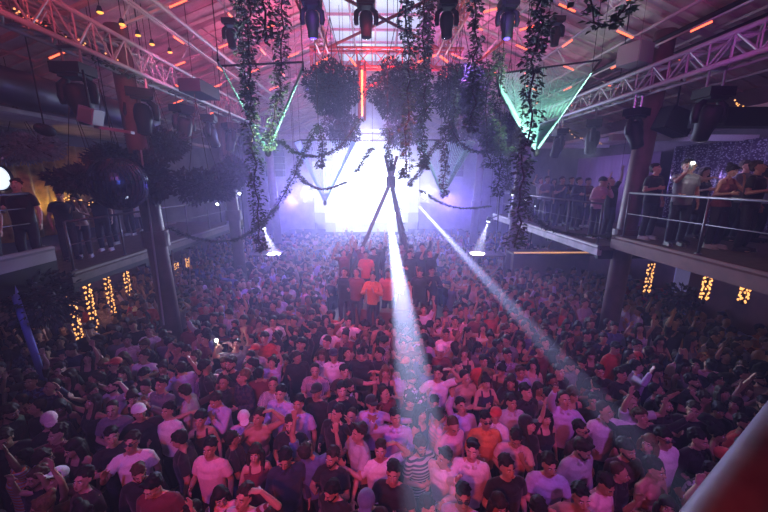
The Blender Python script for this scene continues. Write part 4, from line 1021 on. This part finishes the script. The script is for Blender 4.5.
POSES = {   # name: (left arm, right arm, lean, nod, turn, words)
 'idle': ('down', 'drink', .0, .05, .15, 'holding one hand at the waist'),
 'left_up': ('high', 'down', -.02, -.15, -.1, 'raising one arm straight up'),
 'both_up': ('high', 'high_bent', -.05, -.25, 0, 'raising both arms overhead'),
 'clap': ('clap', 'clap', .06, .05, .1, 'clapping at the chest'),
 'phone': ('down', 'phone', .0, .0, -.1, 'holding one hand up before the face'),
 'bent_up': ('drink', 'high_bent', .02, -.05, .3, 'lifting one bent arm'),
 'wide': ('wide', 'wide', -.03, -.2, 0, 'spreading both arms wide'),
 'point': ('point', 'down', .08, .0, -.2, 'stretching one arm forward'),
 'face': ('face', 'drink', .10, .25, .0, 'with a hand at the mouth'),
 'hug': ('hug', 'out', .0, .1, .4, 'with an arm round a neighbour'),
 'head': ('head', 'out', .0, -.05, -.3, 'with a hand on the head'),
 'fold': ('fold', 'fold', .05, .15, .2, 'with arms folded'),
 'down': ('down', 'down', .05, .30, -.3, 'looking down with arms lowered'),
 'fist': ('out', 'fist', .0, -.1, .2, 'punching a fist into the air'),
}
PROTO = {}
for pn, (l, r_, le, no, tu, wd) in POSES.items():
    PROTO[(pn, 0)] = build_proto(pn, False, l, r_, le, no - (.10 if pn in ('down', 'face') else .28), tu)
for pn in ('idle', 'left_up', 'both_up', 'clap', 'phone', 'wide', 'face', 'down'):
    l, r_, le, no, tu, wd = POSES[pn]; PROTO[(pn, 1)] = build_proto(pn, True, l, r_, le, no - .25, -tu)
# ================================================================ the crowd
SKINS = [(.52, .30, .21), (.45, .25, .17), (.58, .36, .27), (.36, .19, .12), (.48, .28, .20), (.20, .10, .065)]
HAIRC = [(.015, .010, .008), (.03, .018, .012), (.008, .006, .006), (.07, .035, .018), (.16, .09, .04)]
COLS = {'white': (.80, .78, .80), 'pale pink': (.75, .50, .55), 'lavender': (.52, .45, .72), 'light grey': (.48, .47, .50), 'grey': (.18, .18, .20), 'black': (.012, .012, .014),
        'navy': (.02, .025, .06), 'burgundy': (.16, .02, .035), 'red': (.55, .05, .05), 'dark green': (.03, .05, .035), 'beige': (.50, .40, .30), 'denim blue': (.10, .14, .28), 'dark brown': (.05, .03, .02), 'orange': (.65, .22, .06)}
PAT = {'plain': None, 'striped': M_STRIPE, 'banded': M_BANDC, 'leaf print': M_LEAFC, 'checked': M_CHECKC}
TOPW = {'tee': 'T-shirt', 'long': 'long-sleeved top', 'shirt': 'collared shirt', 'tank': 'strappy top', 'dress': 'short dress', None: 'bare torso'}
PEOPLE = []; WELD = {}
def person(x, y, z=0, rz=0.0, pose='idle', fem=0, top='tee', col='black', pat='plain', hair='short', cap=None, beard=False, glasses=False, skin=0, hc=0, mirror=False, scale=1.0, where='', near=False, held=None, trous=(.03, .035, .05)):
    if (pose, fem) not in PROTO: fem = 0
    P = PROTO[(pose, fem)]
    if top is not None and top not in P['kinds']: top = {'tee': 'tee', 'shirt': 'tee', 'long': 'tee', 'tank': 'tee', 'dress': 'tee'}[top]
    mx = -1 if mirror else 1
    o = bpy.data.objects.new('person', P['body']); COL.objects.link(o); o.location = (x, y, z); o.rotation_euler = (0, 0, rz); o.scale = (mx * scale, scale, scale); o.color = (*SKINS[skin], 1)
    def child(nm, me, c, M=None, mt=None):
        k = bpy.data.objects.new(nm, me); COL.objects.link(k); k.parent = o; k.color = (*c, 1)
        if M is not None: k.matrix_local = M
        if mt: k.material_slots[0].link = 'OBJECT'; k.material_slots[0].material = mt
        return k
    if top: child({'tee': 't_shirt', 'long': 'sweater', 'shirt': 'shirt', 'tank': 'strappy_top', 'dress': 'dress'}[top], P['tops'][top], COLS[col], None, PAT[pat])
    child('trousers', P['trousers'], trous)
    if cap: child('cap', HAIR['cap'], COLS[cap], P['head']); child('hair', HAIR['crop' if not fem else 'long'], HAIRC[hc], P['head'])
    elif hair: child('hair', HAIR[hair], HAIRC[hc], P['head'])
    if beard and not fem: child('beard', HAIR['beard'], HAIRC[hc], P['head'])
    if glasses: child('sunglasses', HAIR['sunglasses'], (0, 0, 0), P['head'])
    if near or z > 1:
        for fx, fy in P['feet']: child('shoe', P['shoe'], (.03, .03, .035) if hc else (.5, .5, .5), Matrix.Translation((fx, fy, 0)))
    d = dict(o=o, P=P, x=x, y=y, z=z, rz=rz, pose=pose, top=top, col=col, pat=pat, cap=cap, glasses=glasses, where=where, held=held, mirror=mirror, scale=scale, fem=fem)
    PEOPLE.append(d); return d
def held_at(d, side=-1):
    """world point and direction of a hand"""
    bpyo = d['o']; M = Matrix.Translation(bpyo.location) @ Matrix.Rotation(d['rz'], 4, 'Z') @ Matrix.Diagonal((*bpyo.scale, 1))
    for s, p, H in d['P']['hands']:
        if s == side: return M @ p, (M.to_3x3() @ H).normalized()
M_PHONE = mat('phone_screen', (.5, .6, .9), .3, emit=(.75, .80, 1.0), strength=2.2)
def phone(d, label, flash=False):
    p, H = held_at(d, -1); H = Vector((H.x * .3, H.y * .3, 1)).normalized()
    t = thing('phone', label, 'phone', p + Vector((0, -.03, 0)) + H * .03)
    rot = H.to_track_quat('Z', 'Y').to_matrix() @ Matrix.Rotation(d['rz'], 3, 'Z')
    b = MB(); b.box((0, 0, 0), (.075, .012, .15), rot); b.build('case', M_BLACKP, t)
    b = MB(); b.box(rot @ Vector((0, .008, 0)), (.066, .004, .136), rot); b.build('screen', M_PHONE, t)
    if flash:
        fl = bpy.data.lights.new('phone_flash', 'POINT'); fl.energy = 5; fl.color = (.95, .95, 1); fl.shadow_soft_size = .02; fo = bpy.data.objects.new('phone_flash', fl); COL.objects.link(fo); fo.location = t.location + rot @ Vector((.018, -.07, .05))
        b = MB(); b.ell(rot @ Vector((.018, -.008, .05)), .03, None, 8, 5); b.build('flash', mat('flash', (1, 1, 1), .5, emit=(1, 1, 1), strength=60), t)
HEROES = [  # px, py of the head, pose, fem, top, col, pattern, extras
 (50, 422, 'down', 0, 'long', 'black', 'plain', dict(cap='pale pink', rz=1.2)), (45, 458, 'down', 0, 'tee', 'lavender', 'plain', dict(rz=2.6)),
 (112, 437, 'clap', 0, 'tee', 'black', 'plain', dict(rz=.6)), (131, 443, 'phone', 0, 'tee', 'white', 'plain', dict(rz=.3, glasses=True)),
 (167, 411, 'idle', 0, 'tee', 'white', 'plain', dict(rz=-.3)), (152, 488, 'down', 0, 'tee', 'burgundy', 'plain', dict(hair='quiff')),
 (92, 402, 'wide', 1, 'tank', 'black', 'plain', dict(hair='long')), (82, 480, 'bent_up', 0, 'tee', 'dark brown', 'plain', {}),
 (4, 440, 'down', 0, 'long', 'black', 'plain', dict(rz=.8)), (145, 388, 'face', 0, 'shirt', 'white', 'plain', dict(hair='crop')),
 (167, 372, 'clap', 0, 'tee', 'white', 'plain', {}), (184, 392, 'down', 0, 'tee', 'light grey', 'plain', dict(rz=-1.4)),
 (127, 341, 'idle', 0, 'shirt', 'pale pink', 'plain', dict(rz=.4)), (143, 357, 'point', 0, 'tee', 'white', 'plain', {}), (149, 331, 'idle', 0, 'tee', 'white', 'plain', {}),
 (160, 358, 'idle', 0, 'shirt', 'lavender', 'plain', {}), (77, 318, 'idle', 0, 'tee', 'lavender', 'plain', {}), (90, 326, 'idle', 0, 'tee', 'lavender', 'plain', {}),
 (107, 310, 'hug', 0, 'shirt', 'pale pink', 'plain', {}), (97, 349, 'clap', 1, 'dress', 'light grey', 'plain', dict(hair='wavy')), (186, 352, 'down', 0, 'tee', 'navy', 'plain', {}),
 (112, 410, 'fold', 0, 'tee', 'grey', 'plain', dict(hair='crop')), (88, 358, 'both_up', 1, 'tank', 'black', 'plain', {}), (60, 368, 'clap', 0, 'tee', 'burgundy', 'plain', {}),
 (215, 401, 'face', 0, 'shirt', 'lavender', 'plain', dict(rz=-.4)), (280, 394, 'idle', 0, 'shirt', 'lavender', 'plain', {}), (298, 404, 'idle', 0, 'tee', 'lavender', 'plain', dict(rz=-.3)),
 (358, 433, 'clap', 0, 'tee', 'light grey', 'plain', dict(rz=-1.1, hair='quiff')), (258, 418, 'head', 0, None, 'black', 'plain', dict(hair='short')), (209, 449, 'idle', 0, 'tee', 'pale pink', 'plain', {}),
 (255, 454, 'idle', 1, 'tank', 'burgundy', 'plain', dict(hair='long')), (307, 448, 'both_up', 0, 'tee', 'denim blue', 'plain', dict(rz=2.9)), (342, 391, 'phone', 0, 'tee', 'black', 'plain', dict(ph=1)),
 (372, 404, 'hug', 0, 'shirt', 'lavender', 'plain', dict(cap='black')), (331, 492, 'down', 0, 'tee', 'black', 'plain', dict(beard=True, rz=-.5)), (366, 505, 'down', 0, 'tee', 'black', 'plain', dict(cap='denim blue', rz=.2)),
 (198, 478, 'face', 1, 'tank', 'black', 'plain', dict(hair='long')), (243, 498, 'head', 0, 'tee', 'burgundy', 'banded', {}), (290, 425, 'idle', 0, 'tee', 'black', 'plain', dict(beard=True)),
 (200, 420, 'idle', 1, 'tank', 'black', 'plain', dict(hair='curly')), (232, 435, 'down', 0, 'tee', 'black', 'plain', dict(beard=True)), (285, 460, 'down', 0, 'shirt', 'navy', 'plain', {}),
 (316, 392, 'idle', 0, 'tee', 'black', 'plain', dict(cap='black')), (345, 372, 'hug', 0, 'tee', 'dark brown', 'plain', {}), (273, 385, 'clap', 0, 'tee', 'white', 'striped', dict(hair='crop')),
 (472, 451, 'phone', 0, 'shirt', 'white', 'plain', dict(hair='quiff')), (443, 458, 'point', 0, 'long', 'white', 'plain', dict(rz=-.8, hair='quiff')), (486, 421, 'idle', 0, 'shirt', 'orange', 'plain', dict(glasses=True)),
 (462, 406, 'left_up', 0, 'long', 'lavender', 'plain', dict(mirror=True)), (512, 403, 'idle', 0, 'shirt', 'light grey', 'plain', {}), (508, 468, 'idle', 0, 'tee', 'black', 'plain', dict(hair='short')),
 (516, 440, 'face', 0, 'tee', 'pale pink', 'plain', dict(rz=-.3)), (550, 466, 'fold', 0, 'tee', 'lavender', 'plain', {}), (565, 400, 'fist', 0, 'shirt', 'lavender', 'plain', dict(hair='crop')),
 (396, 418, 'bent_up', 0, 'shirt', 'lavender', 'plain', {}), (393, 474, 'clap', 0, 'tee', 'black', 'plain', {}), (463, 498, 'idle', 0, 'tee', 'lavender', 'plain', dict(glasses=True)),
 (527, 392, 'idle', 0, 'shirt', 'black', 'plain', {}), (546, 418, 'idle', 1, 'tank', 'black', 'plain', dict(hair='long')), (606, 411, 'hug', 0, 'shirt', 'white', 'plain', dict(hair='crop', rz=.1)),
 (632, 398, 'idle', 0, 'tee', 'black', 'plain', dict(rz=-1.1)), (607, 486, 'down', 0, 'tee', 'pale pink', 'plain', dict(rz=.5)), (656, 470, 'fold', 0, None, 'black', 'plain', {}),
 (582, 430, 'idle', 0, 'tee', 'dark brown', 'plain', dict(glasses=True)), (693, 411, 'clap', 0, 'tee', 'black', 'plain', dict(rz=-.8)), (299, 344, 'idle', 1, 'tank', 'white', 'plain', dict(hair='long')),
 (330, 330, 'idle', 0, 'tee', 'white', 'plain', {}), (348, 322, 'hug', 0, 'tee', 'white', 'plain', {}), (334, 356, 'idle', 0, 'shirt', 'white', 'plain', dict(cap='navy')), (315, 371, 'fold', 0, 'tee', 'pale pink', 'striped', dict(hair='crop')),
 (236, 345, 'both_up', 0, 'tee', 'grey', 'plain', dict(ph=1)), (272, 362, 'both_up', 1, 'tee', 'lavender', 'plain', dict(hair='bun')), (446, 335, 'idle', 0, 'tee', 'white', 'plain', {}), (483, 328, 'wide', 1, 'dress', 'white', 'plain', dict(hair='long')),
 (508, 356, 'idle', 0, 'shirt', 'lavender', 'striped', {}), (438, 374, 'head', 0, 'tee', 'white', 'plain', {}), (466, 378, 'fold', 0, None, 'black', 'plain', dict(hair='crop')), (459, 366, 'idle', 0, 'tee', 'grey', 'plain', {}),
 (484, 362, 'idle', 0, 'tee', 'red', 'plain', {}), (588, 336, 'clap', 0, 'tee', 'black', 'plain', {}), (661, 341, 'clap', 1, 'tank', 'burgundy', 'plain', dict(hair='long')), (678, 358, 'idle', 1, 'tee', 'pale pink', 'plain', dict(hair='bun')),
 (709, 364, 'idle', 0, 'tee', 'pale pink', 'plain', dict(rz=2.8)), (738, 343, 'bent_up', 0, 'tee', 'lavender', 'plain', {}), (716, 337, 'idle', 0, 'tee', 'lavender', 'plain', {}), (694, 382, 'idle', 0, 'tee', 'black', 'plain', dict(beard=True)),
 (676, 322, 'wide', 0, 'tee', 'black', 'plain', {}), (640, 328, 'both_up', 1, 'tank', 'lavender', 'plain', {}), (424, 310, 'both_up', 0, 'tee', 'white', 'plain', {}), (455, 322, 'left_up', 0, 'tee', 'pale pink', 'plain', {}),
 (540, 350, 'bent_up', 0, 'tee', 'burgundy', 'plain', {}), (560, 372, 'phone', 0, 'tee', 'black', 'plain', {}), (600, 372, 'point', 0, 'tee', 'black', 'plain', {}), (622, 375, 'idle', 0, 'tee', 'black', 'plain', {}),
 (700, 440, 'fold', 0, 'shirt', 'black', 'plain', {}), (745, 375, 'bent_up', 0, 'tee', 'burgundy', 'plain', {}), (762, 330, 'idle', 0, 'shirt', 'orange', 'plain', {}), (25, 350, 'idle', 0, 'shirt', 'grey', 'checked', {}),
 (30, 382, 'clap', 0, 'shirt', 'denim blue', 'checked', {}), (15, 470, 'face', 0, 'tee', 'black', 'plain', {}), (118, 462, 'phone', 0, 'tee', 'black', 'plain', {}), (178, 440, 'down', 0, 'tee', 'black', 'plain', dict(rz=-1.2)),
]
used = []
def free(x, y, r=.40): return all((x - a) ** 2 + (y - c) ** 2 > r * r for a, c in used)
for (px, py, pose, fem, top, col, pat, ex) in HEROES:
    sc_ = random.uniform(.97, 1.05); P = PROTO.get((pose, fem)) or PROTO[(pose, 0)]; ex = dict(ex)
    rz = ex.pop('rz', random.uniform(-.35, .35)); ph = ex.pop('ph', 0); hz = P['headc'].z * sc_; q = at_z(px, py, hz)
    if q.y > 2.3 and (abs(q.x) < 9.5) and free(q.x, q.y, .36):
        hc = P['headc'] * sc_; off = Matrix.Rotation(rz, 3, 'Z') @ Vector((hc.x, hc.y, 0)); q = q - off
        used.append((q.x, q.y)); d = person(q.x, q.y, 0, rz, pose, fem, top, col, pat, ex.pop('hair', 'short' if not fem else 'long'), skin=random.choice((0, 1, 2, 4)), hc=random.choice((0, 1, 2)), scale=sc_, **ex)
        if ph: phone(d, 'lit phone held up in the crowd, ' + ('with white flash' if px < 300 else 'by person in black'), flash=px < 300)
    else: print('HERO SKIPPED', px, py, q)
n_hero = len(PEOPLE)
# podium group: seen from the camera, feet height at 1.45 or .8
POD = [ # px, head py, y, feet z, pose, fem, top, col, rz
 (347, 248, 11.5, 1.45, 'both_up', 0, 'tee', 'black', 'short', False), (356, 246, 11.9, 1.45, 'idle', 0, 'tee', 'grey', 'short', False), (363, 250, 11.3, 1.45, 'fist', 0, 'tee', 'burgundy', 'short', False), (374, 251, 10.9, 1.45, 'idle', 0, 'long', 'black', 'curly', False), (380, 247, 11.8, 1.45, 'both_up', 0, 'tee', 'black', 'short', False),
 (402, 250, 11.6, 1.45, 'idle', 0, 'tee', 'burgundy', 'short', False), (411, 249, 11.1, 1.45, 'face', 0, 'long', 'black', 'short', False), (422, 247, 11.0, 1.45, 'fist', 0, 'long', 'navy', 'curly', True), (431, 257, 10.5, 1.45, 'both_up', 0, 'tee', 'black', 'short', False), (344, 258, 10.6, 1.45, 'high', 0, 'tee', 'burgundy', 'short', False),
 (356, 268, 9.8, .8, 'idle', 0, 'tee', 'burgundy', 'crop', False), (373, 275, 9.45, .8, 'clap', 0, 'shirt', 'orange', 'short', False), (388, 270, 9.8, .8, 'idle', 0, 'tee', 'red', 'long', False), (404, 271, 9.7, .8, 'idle', 1, 'dress', 'burgundy', 'long', False), (420, 268, 9.9, .8, 'down', 0, 'tee', 'black', 'short', False), (432, 268, 10.0, .8, 'clap', 0, 'long', 'black', 'short', False),
 (366, 262, 10.3, 1.45, 'idle', 0, 'tee', 'red', 'short', False), (396, 259, 10.5, 1.45, 'idle', 1, 'tank', 'burgundy', 'wavy', False), (410, 260, 10.35, 1.45, 'idle', 0, 'tee', 'black', 'short', False), (344, 272, 9.9, .8, 'phone', 0, 'tee', 'black', 'short', False),
]
for i, (px, py, y, z, pose, fem, top, col, hair, mir) in enumerate(POD):
    x = (at_y(px, py, y)).x
    if pose == 'high': pose = 'both_up'
    P = PROTO[(pose, fem)]; want = at_y(px, py, y).z; s = min(1.06, max(.93, (want - z) / P['headc'].z))
    person(x, y, z, random.uniform(-.3, .3), pose, fem, top, col, 'plain', hair, skin=random.choice((0, 1, 2)), mirror=mir, scale=s, where='podium', hc=random.choice((0, 1)))
    used.append((x, y))
n_pod = len(PEOPLE)
# gallery guests
GAL = [ # x, y, z, rz, pose, fem, top, col, hair, extra
 ('R', 598, 10.0, 'face', 0, 'shirt', 'pale pink', 'curly', .2), ('R', 611, 10.3, 'both_up', 0, 'tee', 'black', 'short', .3), ('R', 659, 7.2, 'phone', 0, 'tee', 'grey', 'short', -.3), ('R', 684, 7.4, 'hug', 0, 'tank', 'beige', 'short', .3),
 ('R', 722, 6.9, 'face', 1, 'tank', 'burgundy', 'bun', .1), ('R', 752, 6.6, 'idle', 0, 'tee', 'black', 'short', .4), ('R', 640, 8.0, 'idle', 0, 'tee', 'black', 'short', .2), ('R', 700, 8.2, 'idle', 1, 'dress', 'black', 'long', .2), ('R', 738, 7.8, 'clap', 0, 'shirt', 'grey', 'short', .1), ('R', 764, 7.6, 'idle', 1, 'tank', 'lavender', 'long', .5),
 ('F', 552, 13.6, 'idle', 1, 'tank', 'burgundy', 'long', 0), ('F', 560, 12.6, 'clap', 0, 'tee', 'black', 'short', 0), ('F', 570, 12.9, 'idle', 0, 'tee', 'black', 'short', 0), ('F', 578, 11.6, 'idle', 0, 'shirt', 'navy', 'short', .2), ('F', 586, 12.2, 'fold', 0, 'tee', 'burgundy', 'short', 0), ('F', 540, 14.6, 'both_up', 0, 'tee', 'white', 'short', 0), ('F', 546, 13.0, 'idle', 0, 'tee', 'grey', 'short', 0),
 ('L', 19, 6.92, 'idle', 0, 'tee', 'black', 'short', .4), ('L', -8, 6.2, 'down', 0, 'tee', 'black', 'short', .2),
 ('G', 60, 9.0, 'down', 0, 'tee', 'black', 'short', 1.0), ('G', 75, 9.3, 'clap', 1, 'tank', 'beige', 'long', .5), ('G', 98, 10.2, 'idle', 0, 'tee', 'black', 'short', .3), ('G', 106, 11.2, 'face', 0, 'tee', 'burgundy', 'short', 0), ('G', 126, 13.0, 'idle', 0, 'tee', 'black', 'short', 0), ('G', 136, 14.0, 'idle', 1, 'dress', 'white', 'long', 0),
]
for (sd, px, y, pose, fem, top, col, hair, rz) in GAL:
    z = {'R': 3.86, 'F': 3.55, 'L': 3.50, 'G': 3.18}[sd]
    if sd == 'R' and y > 8.6: z = 3.55
    r = ray(px, 200); x = r.x / r.y * y
    lim = 6.02 if (sd == 'R' and y > 9) else {'R': 6.5, 'F': 6.3, 'L': 6.98, 'G': 6.95}[sd]
    x = max(lim, x) if x > 0 else min(-lim, x)
    x = max(-9.7, min(9.7, x)); r2 = None
    d = person(x, y, z, rz if x > 0 else rz, pose, fem, top, col, 'plain', hair, skin=random.choice((0, 1, 2, 4)), where={'R': 'near right gallery', 'F': 'far right gallery', 'L': 'near left gallery', 'G': 'lower left gallery'}[sd], hc=random.choice((0, 1)), scale=random.uniform(.98, 1.04))
    if sd == 'R' and px == 659: phone(d, 'phone with a bright white flash held up on the near right gallery', True)
n_gal = len(PEOPLE)
# the rest of the floor, filled at random around them
cand = []
rnd = random.Random(5)
y = 2.35
while y < 22.5:
    step = .45 if y < 12 else .55
    x = -9.3
    while x < 9.3:
        xx = x + rnd.uniform(-.16, .16); yy = y + rnd.uniform(-.16, .16); x += step
        if abs(abs(xx) - 5.75) < .5 and min(abs(yy - c) for c in (14.2, 20.0)) < .6: continue
        if min((xx + 5.5) ** 2, (xx - 6.42) ** 2) < .42 and abs(yy - 8.7) < .6: continue
        if 5.4 < xx < 9.3 and 13.2 < yy < 14.8: continue
        if any(abs(xx - q_.x) < .9 and abs(yy - q_.y) < .7 for q_ in RISERS): continue
        if (xx - PX) ** 2 + (yy - PODY) ** 2 < 2.35 ** 2: continue
        p = to_px((xx, yy, 1.62)); 
        if not (-14 < p[0] < 782 and p[1] < 530): continue
        cand.append((xx, yy))
    y += step * .9
cand = [c for c in cand if free(c[0], c[1], .34)]
cand.sort(key=lambda c: (c[1] - 0) ** 2 + c[0] ** 2 * .8)
MEN = ['idle', 'left_up', 'both_up', 'clap', 'phone', 'bent_up', 'wide', 'point', 'face', 'hug', 'head', 'fold', 'down', 'fist']; MW = [4, 1, 1, 3, 1, 2, .5, 1, 3, 2, 1, 2, 5, 1]
WOM = ['idle', 'left_up', 'both_up', 'clap', 'phone', 'wide', 'face', 'down']; WW = [4, 1, 1.2, 3, 1, .7, 2, 3]
def look(x, y):
    fem = rnd.random() < .36; edge = abs(x) > 4.6
    cw = [.05, .05, .05, .04, .08, .50, .10, .07, .015, .04, .03, .04, .06, .004] if not edge else [.02, .03, .02, .02, .08, .45, .12, .08, .02, .04, .02, .03, .06, .01]
    if y > 9: cw = [.12, .08, .10, .08, .08, .20, .08, .08, .06, .03, .04, .04, .04, .02]
    col = rnd.choices(list(COLS), cw)[0]
    return dict(fem=int(fem), pose=rnd.choices(WOM, WW)[0] if fem else rnd.choices(MEN, MW)[0], top=rnd.choice(('tank', 'tank', 'dress', 'tee')) if fem else rnd.choices(('tee', 'long', 'shirt', None), (6, 1.5, 3, .5))[0], col=col,
                pat=rnd.choices(list(PAT), (14, 1, .6, .8, .8))[0] if col not in ('black', 'red') else 'plain', hair=rnd.choice(('long', 'wavy', 'bun', 'ponytail', 'long')) if fem else rnd.choice(('short', 'crop', 'quiff', 'short', 'curly', 'short')),
                beard=rnd.random() < .35, skin=rnd.choices(range(6), (4, 4, 3, 2, 4, 1))[0], hc=rnd.choices(range(5), (4, 4, 4, 2, 1 if fem else .3))[0], mirror=rnd.random() < .5, scale=rnd.uniform(.94, 1.06),
                rz=rnd.gauss(0, .55) if rnd.random() < .9 else rnd.uniform(-PI, PI), trous=rnd.choice(((.02, .02, .025), (.04, .06, .12), (.10, .09, .08), (.03, .03, .03))))
NMAX = 300 - n_hero
for i, (x, y) in enumerate(cand[:NMAX]):
    L = look(x, y); L['glasses'] = rnd.random() < .05; L['cap'] = rnd.choice(('black', 'white', 'navy', 'red')) if (rnd.random() < .05) else None
    person(x, y, 0, **L)
rest = cand[NMAX:]
print('PEOPLE', n_hero, n_pod, n_gal, len(PEOPLE), 'rest', len(rest))

# far crowd: too many to count, one object
def lowres(me, ratio):
    o = bpy.data.objects.new('tmp', me); COL.objects.link(o); d = o.modifiers.new('d', 'DECIMATE'); d.ratio = ratio
    dg = bpy.context.evaluated_depsgraph_get(); m2 = bpy.data.meshes.new_from_object(o.evaluated_get(dg)); bpy.data.objects.remove(o)
    n = len(m2.vertices); co = np.empty(n * 3, np.float32); m2.vertices.foreach_get('co', co)
    m2.calc_loop_triangles(); t = np.empty(len(m2.loop_triangles) * 3, np.int32); m2.loop_triangles.foreach_get('vertices', t)
    bpy.data.meshes.remove(m2); return co.reshape(-1, 3), t.reshape(-1, 3)
LO = {}
for key, P in PROTO.items():
    LO[key] = {'body': lowres(P['body'], .10), 'tr': lowres(P['trousers'], .2), **{k: lowres(P['tops'][k], .12) for k in P['kinds']}}
LOH = {k: lowres(HAIR[k], .2) for k in ('short', 'curly', 'long', 'bun', 'quiff', 'crop', 'wavy', 'ponytail')}
VV = []; FF = []; CC = []; off = 0
def put(co, tr, M, c):
    global off
    M = np.array(M); v = co @ M[:3, :3].T + M[:3, 3]; VV.append(v); FF.append(tr + off); CC.append(np.tile(np.array([*c, 1], np.float32), (len(v), 1))); off += len(v)
for (x, y) in rest:
    L = look(x, y); key = (L['pose'], L['fem']); P = PROTO[key]; s = L['scale']
    M = Matrix.Translation((x, y, 0)) @ Matrix.Rotation(L['rz'], 4, 'Z') @ Matrix.Diagonal((s * (-1 if L['mirror'] else 1), s, s, 1))
    put(*LO[key]['body'], M, SKINS[L['skin']])
    tp = L['top']; 
    if tp and tp not in P['kinds']: tp = 'tee'
    if tp: put(*LO[key][tp], M, COLS[L['col']])
    put(*LO[key]['tr'], M, L['trous']); put(*LOH[L['hair']], M @ P['head'], HAIRC[L['hc']])
V_ = np.concatenate(VV); F_ = np.concatenate(FF); C_ = np.concatenate(CC)
me = bpy.data.meshes.new('crowd'); me.vertices.add(len(V_)); me.vertices.foreach_set('co', V_.ravel().astype(np.float32))
me.loops.add(len(F_) * 3); me.loops.foreach_set('vertex_index', F_.ravel().astype(np.int32)); me.polygons.add(len(F_))
me.polygons.foreach_set('loop_start', np.arange(0, len(F_) * 3, 3, dtype=np.int32)); me.polygons.foreach_set('use_smooth', np.ones(len(F_), bool))
me.update(calc_edges=True); at = me.color_attributes.new('tint', 'FLOAT_COLOR', 'POINT'); at.data.foreach_set('color', C_.ravel())
mc = mat('crowd_tint', (.3, .3, .3), .75); nt = mc.node_tree; an = nt.nodes.new('ShaderNodeVertexColor'); an.layer_name = 'tint'; nt.links.new(an.outputs[0], nt.nodes['Principled BSDF'].inputs['Base Color'])
me.materials.append(mc); o = bpy.data.objects.new('crowd', me); COL.objects.link(o); tag(o, 'distant part of the dancing crowd between the podium and the stage', 'crowd', None, 'stuff')
print('CROWD tris', len(F_))

# ---------------------------------------------------------------- labels of the people
SHORT = {'idle': 'hand at waist', 'left_up': 'one arm up', 'both_up': 'both arms up', 'clap': 'hands clasped', 'phone': 'hand before face', 'bent_up': 'bent arm lifted', 'wide': 'arms spread wide',
         'point': 'arm stretched forward', 'face': 'hand at mouth', 'hug': 'arm out sideways', 'head': 'hand on head', 'fold': 'arms folded', 'down': 'arms lowered', 'fist': 'fist raised'}
def desc(d):
    c = 'bare-chested person' if not d['top'] else f"person in {'' if d['pat'] == 'plain' else d['pat'] + ' '}{d['col']} {TOPW[d['top']]}"
    if d['cap']: c += f" and {d['cap']} cap"
    if d['glasses'] and not d['cap']: c += ' with sunglasses'
    return c + ', ' + SHORT[d['pose']]
def zone(d):
    if d['where']: return 'on ' + d['where']
    x, y = d['x'], d['y']
    lat = 'under left gallery' if x < -6.2 else 'under right gallery' if x > 6.2 else 'left floor' if x < -2.2 else 'right floor' if x > 2.4 else 'middle floor'
    return lat + (' frontmost' if y < 4 else ' near camera' if y < 5.6 else ' midway' if y < 7.6 else ' before podium' if y < 9.4 else ' beside podium' if y < 12.4 else ' behind podium')
byl = {}
for d in PEOPLE: byl.setdefault((desc(d), zone(d)), []).append(d)
for (a, z_), ds in byl.items():
    ds.sort(key=lambda d: to_px((d['x'], d['y'], d['z'] + 1.6))[0])
    for i, d in enumerate(ds): d['o']['label'] = f'{a}, {z_}' + (f', {ORD[i+1]} from left' if len(ds) > 1 else '')
for d in PEOPLE:
    o = d['o']; o['category'] = 'person'
    o['group'] = {'': 'people dancing on the floor', 'podium': 'people standing on the podium'}.get(d['where'], 'guests on the ' + d['where'])
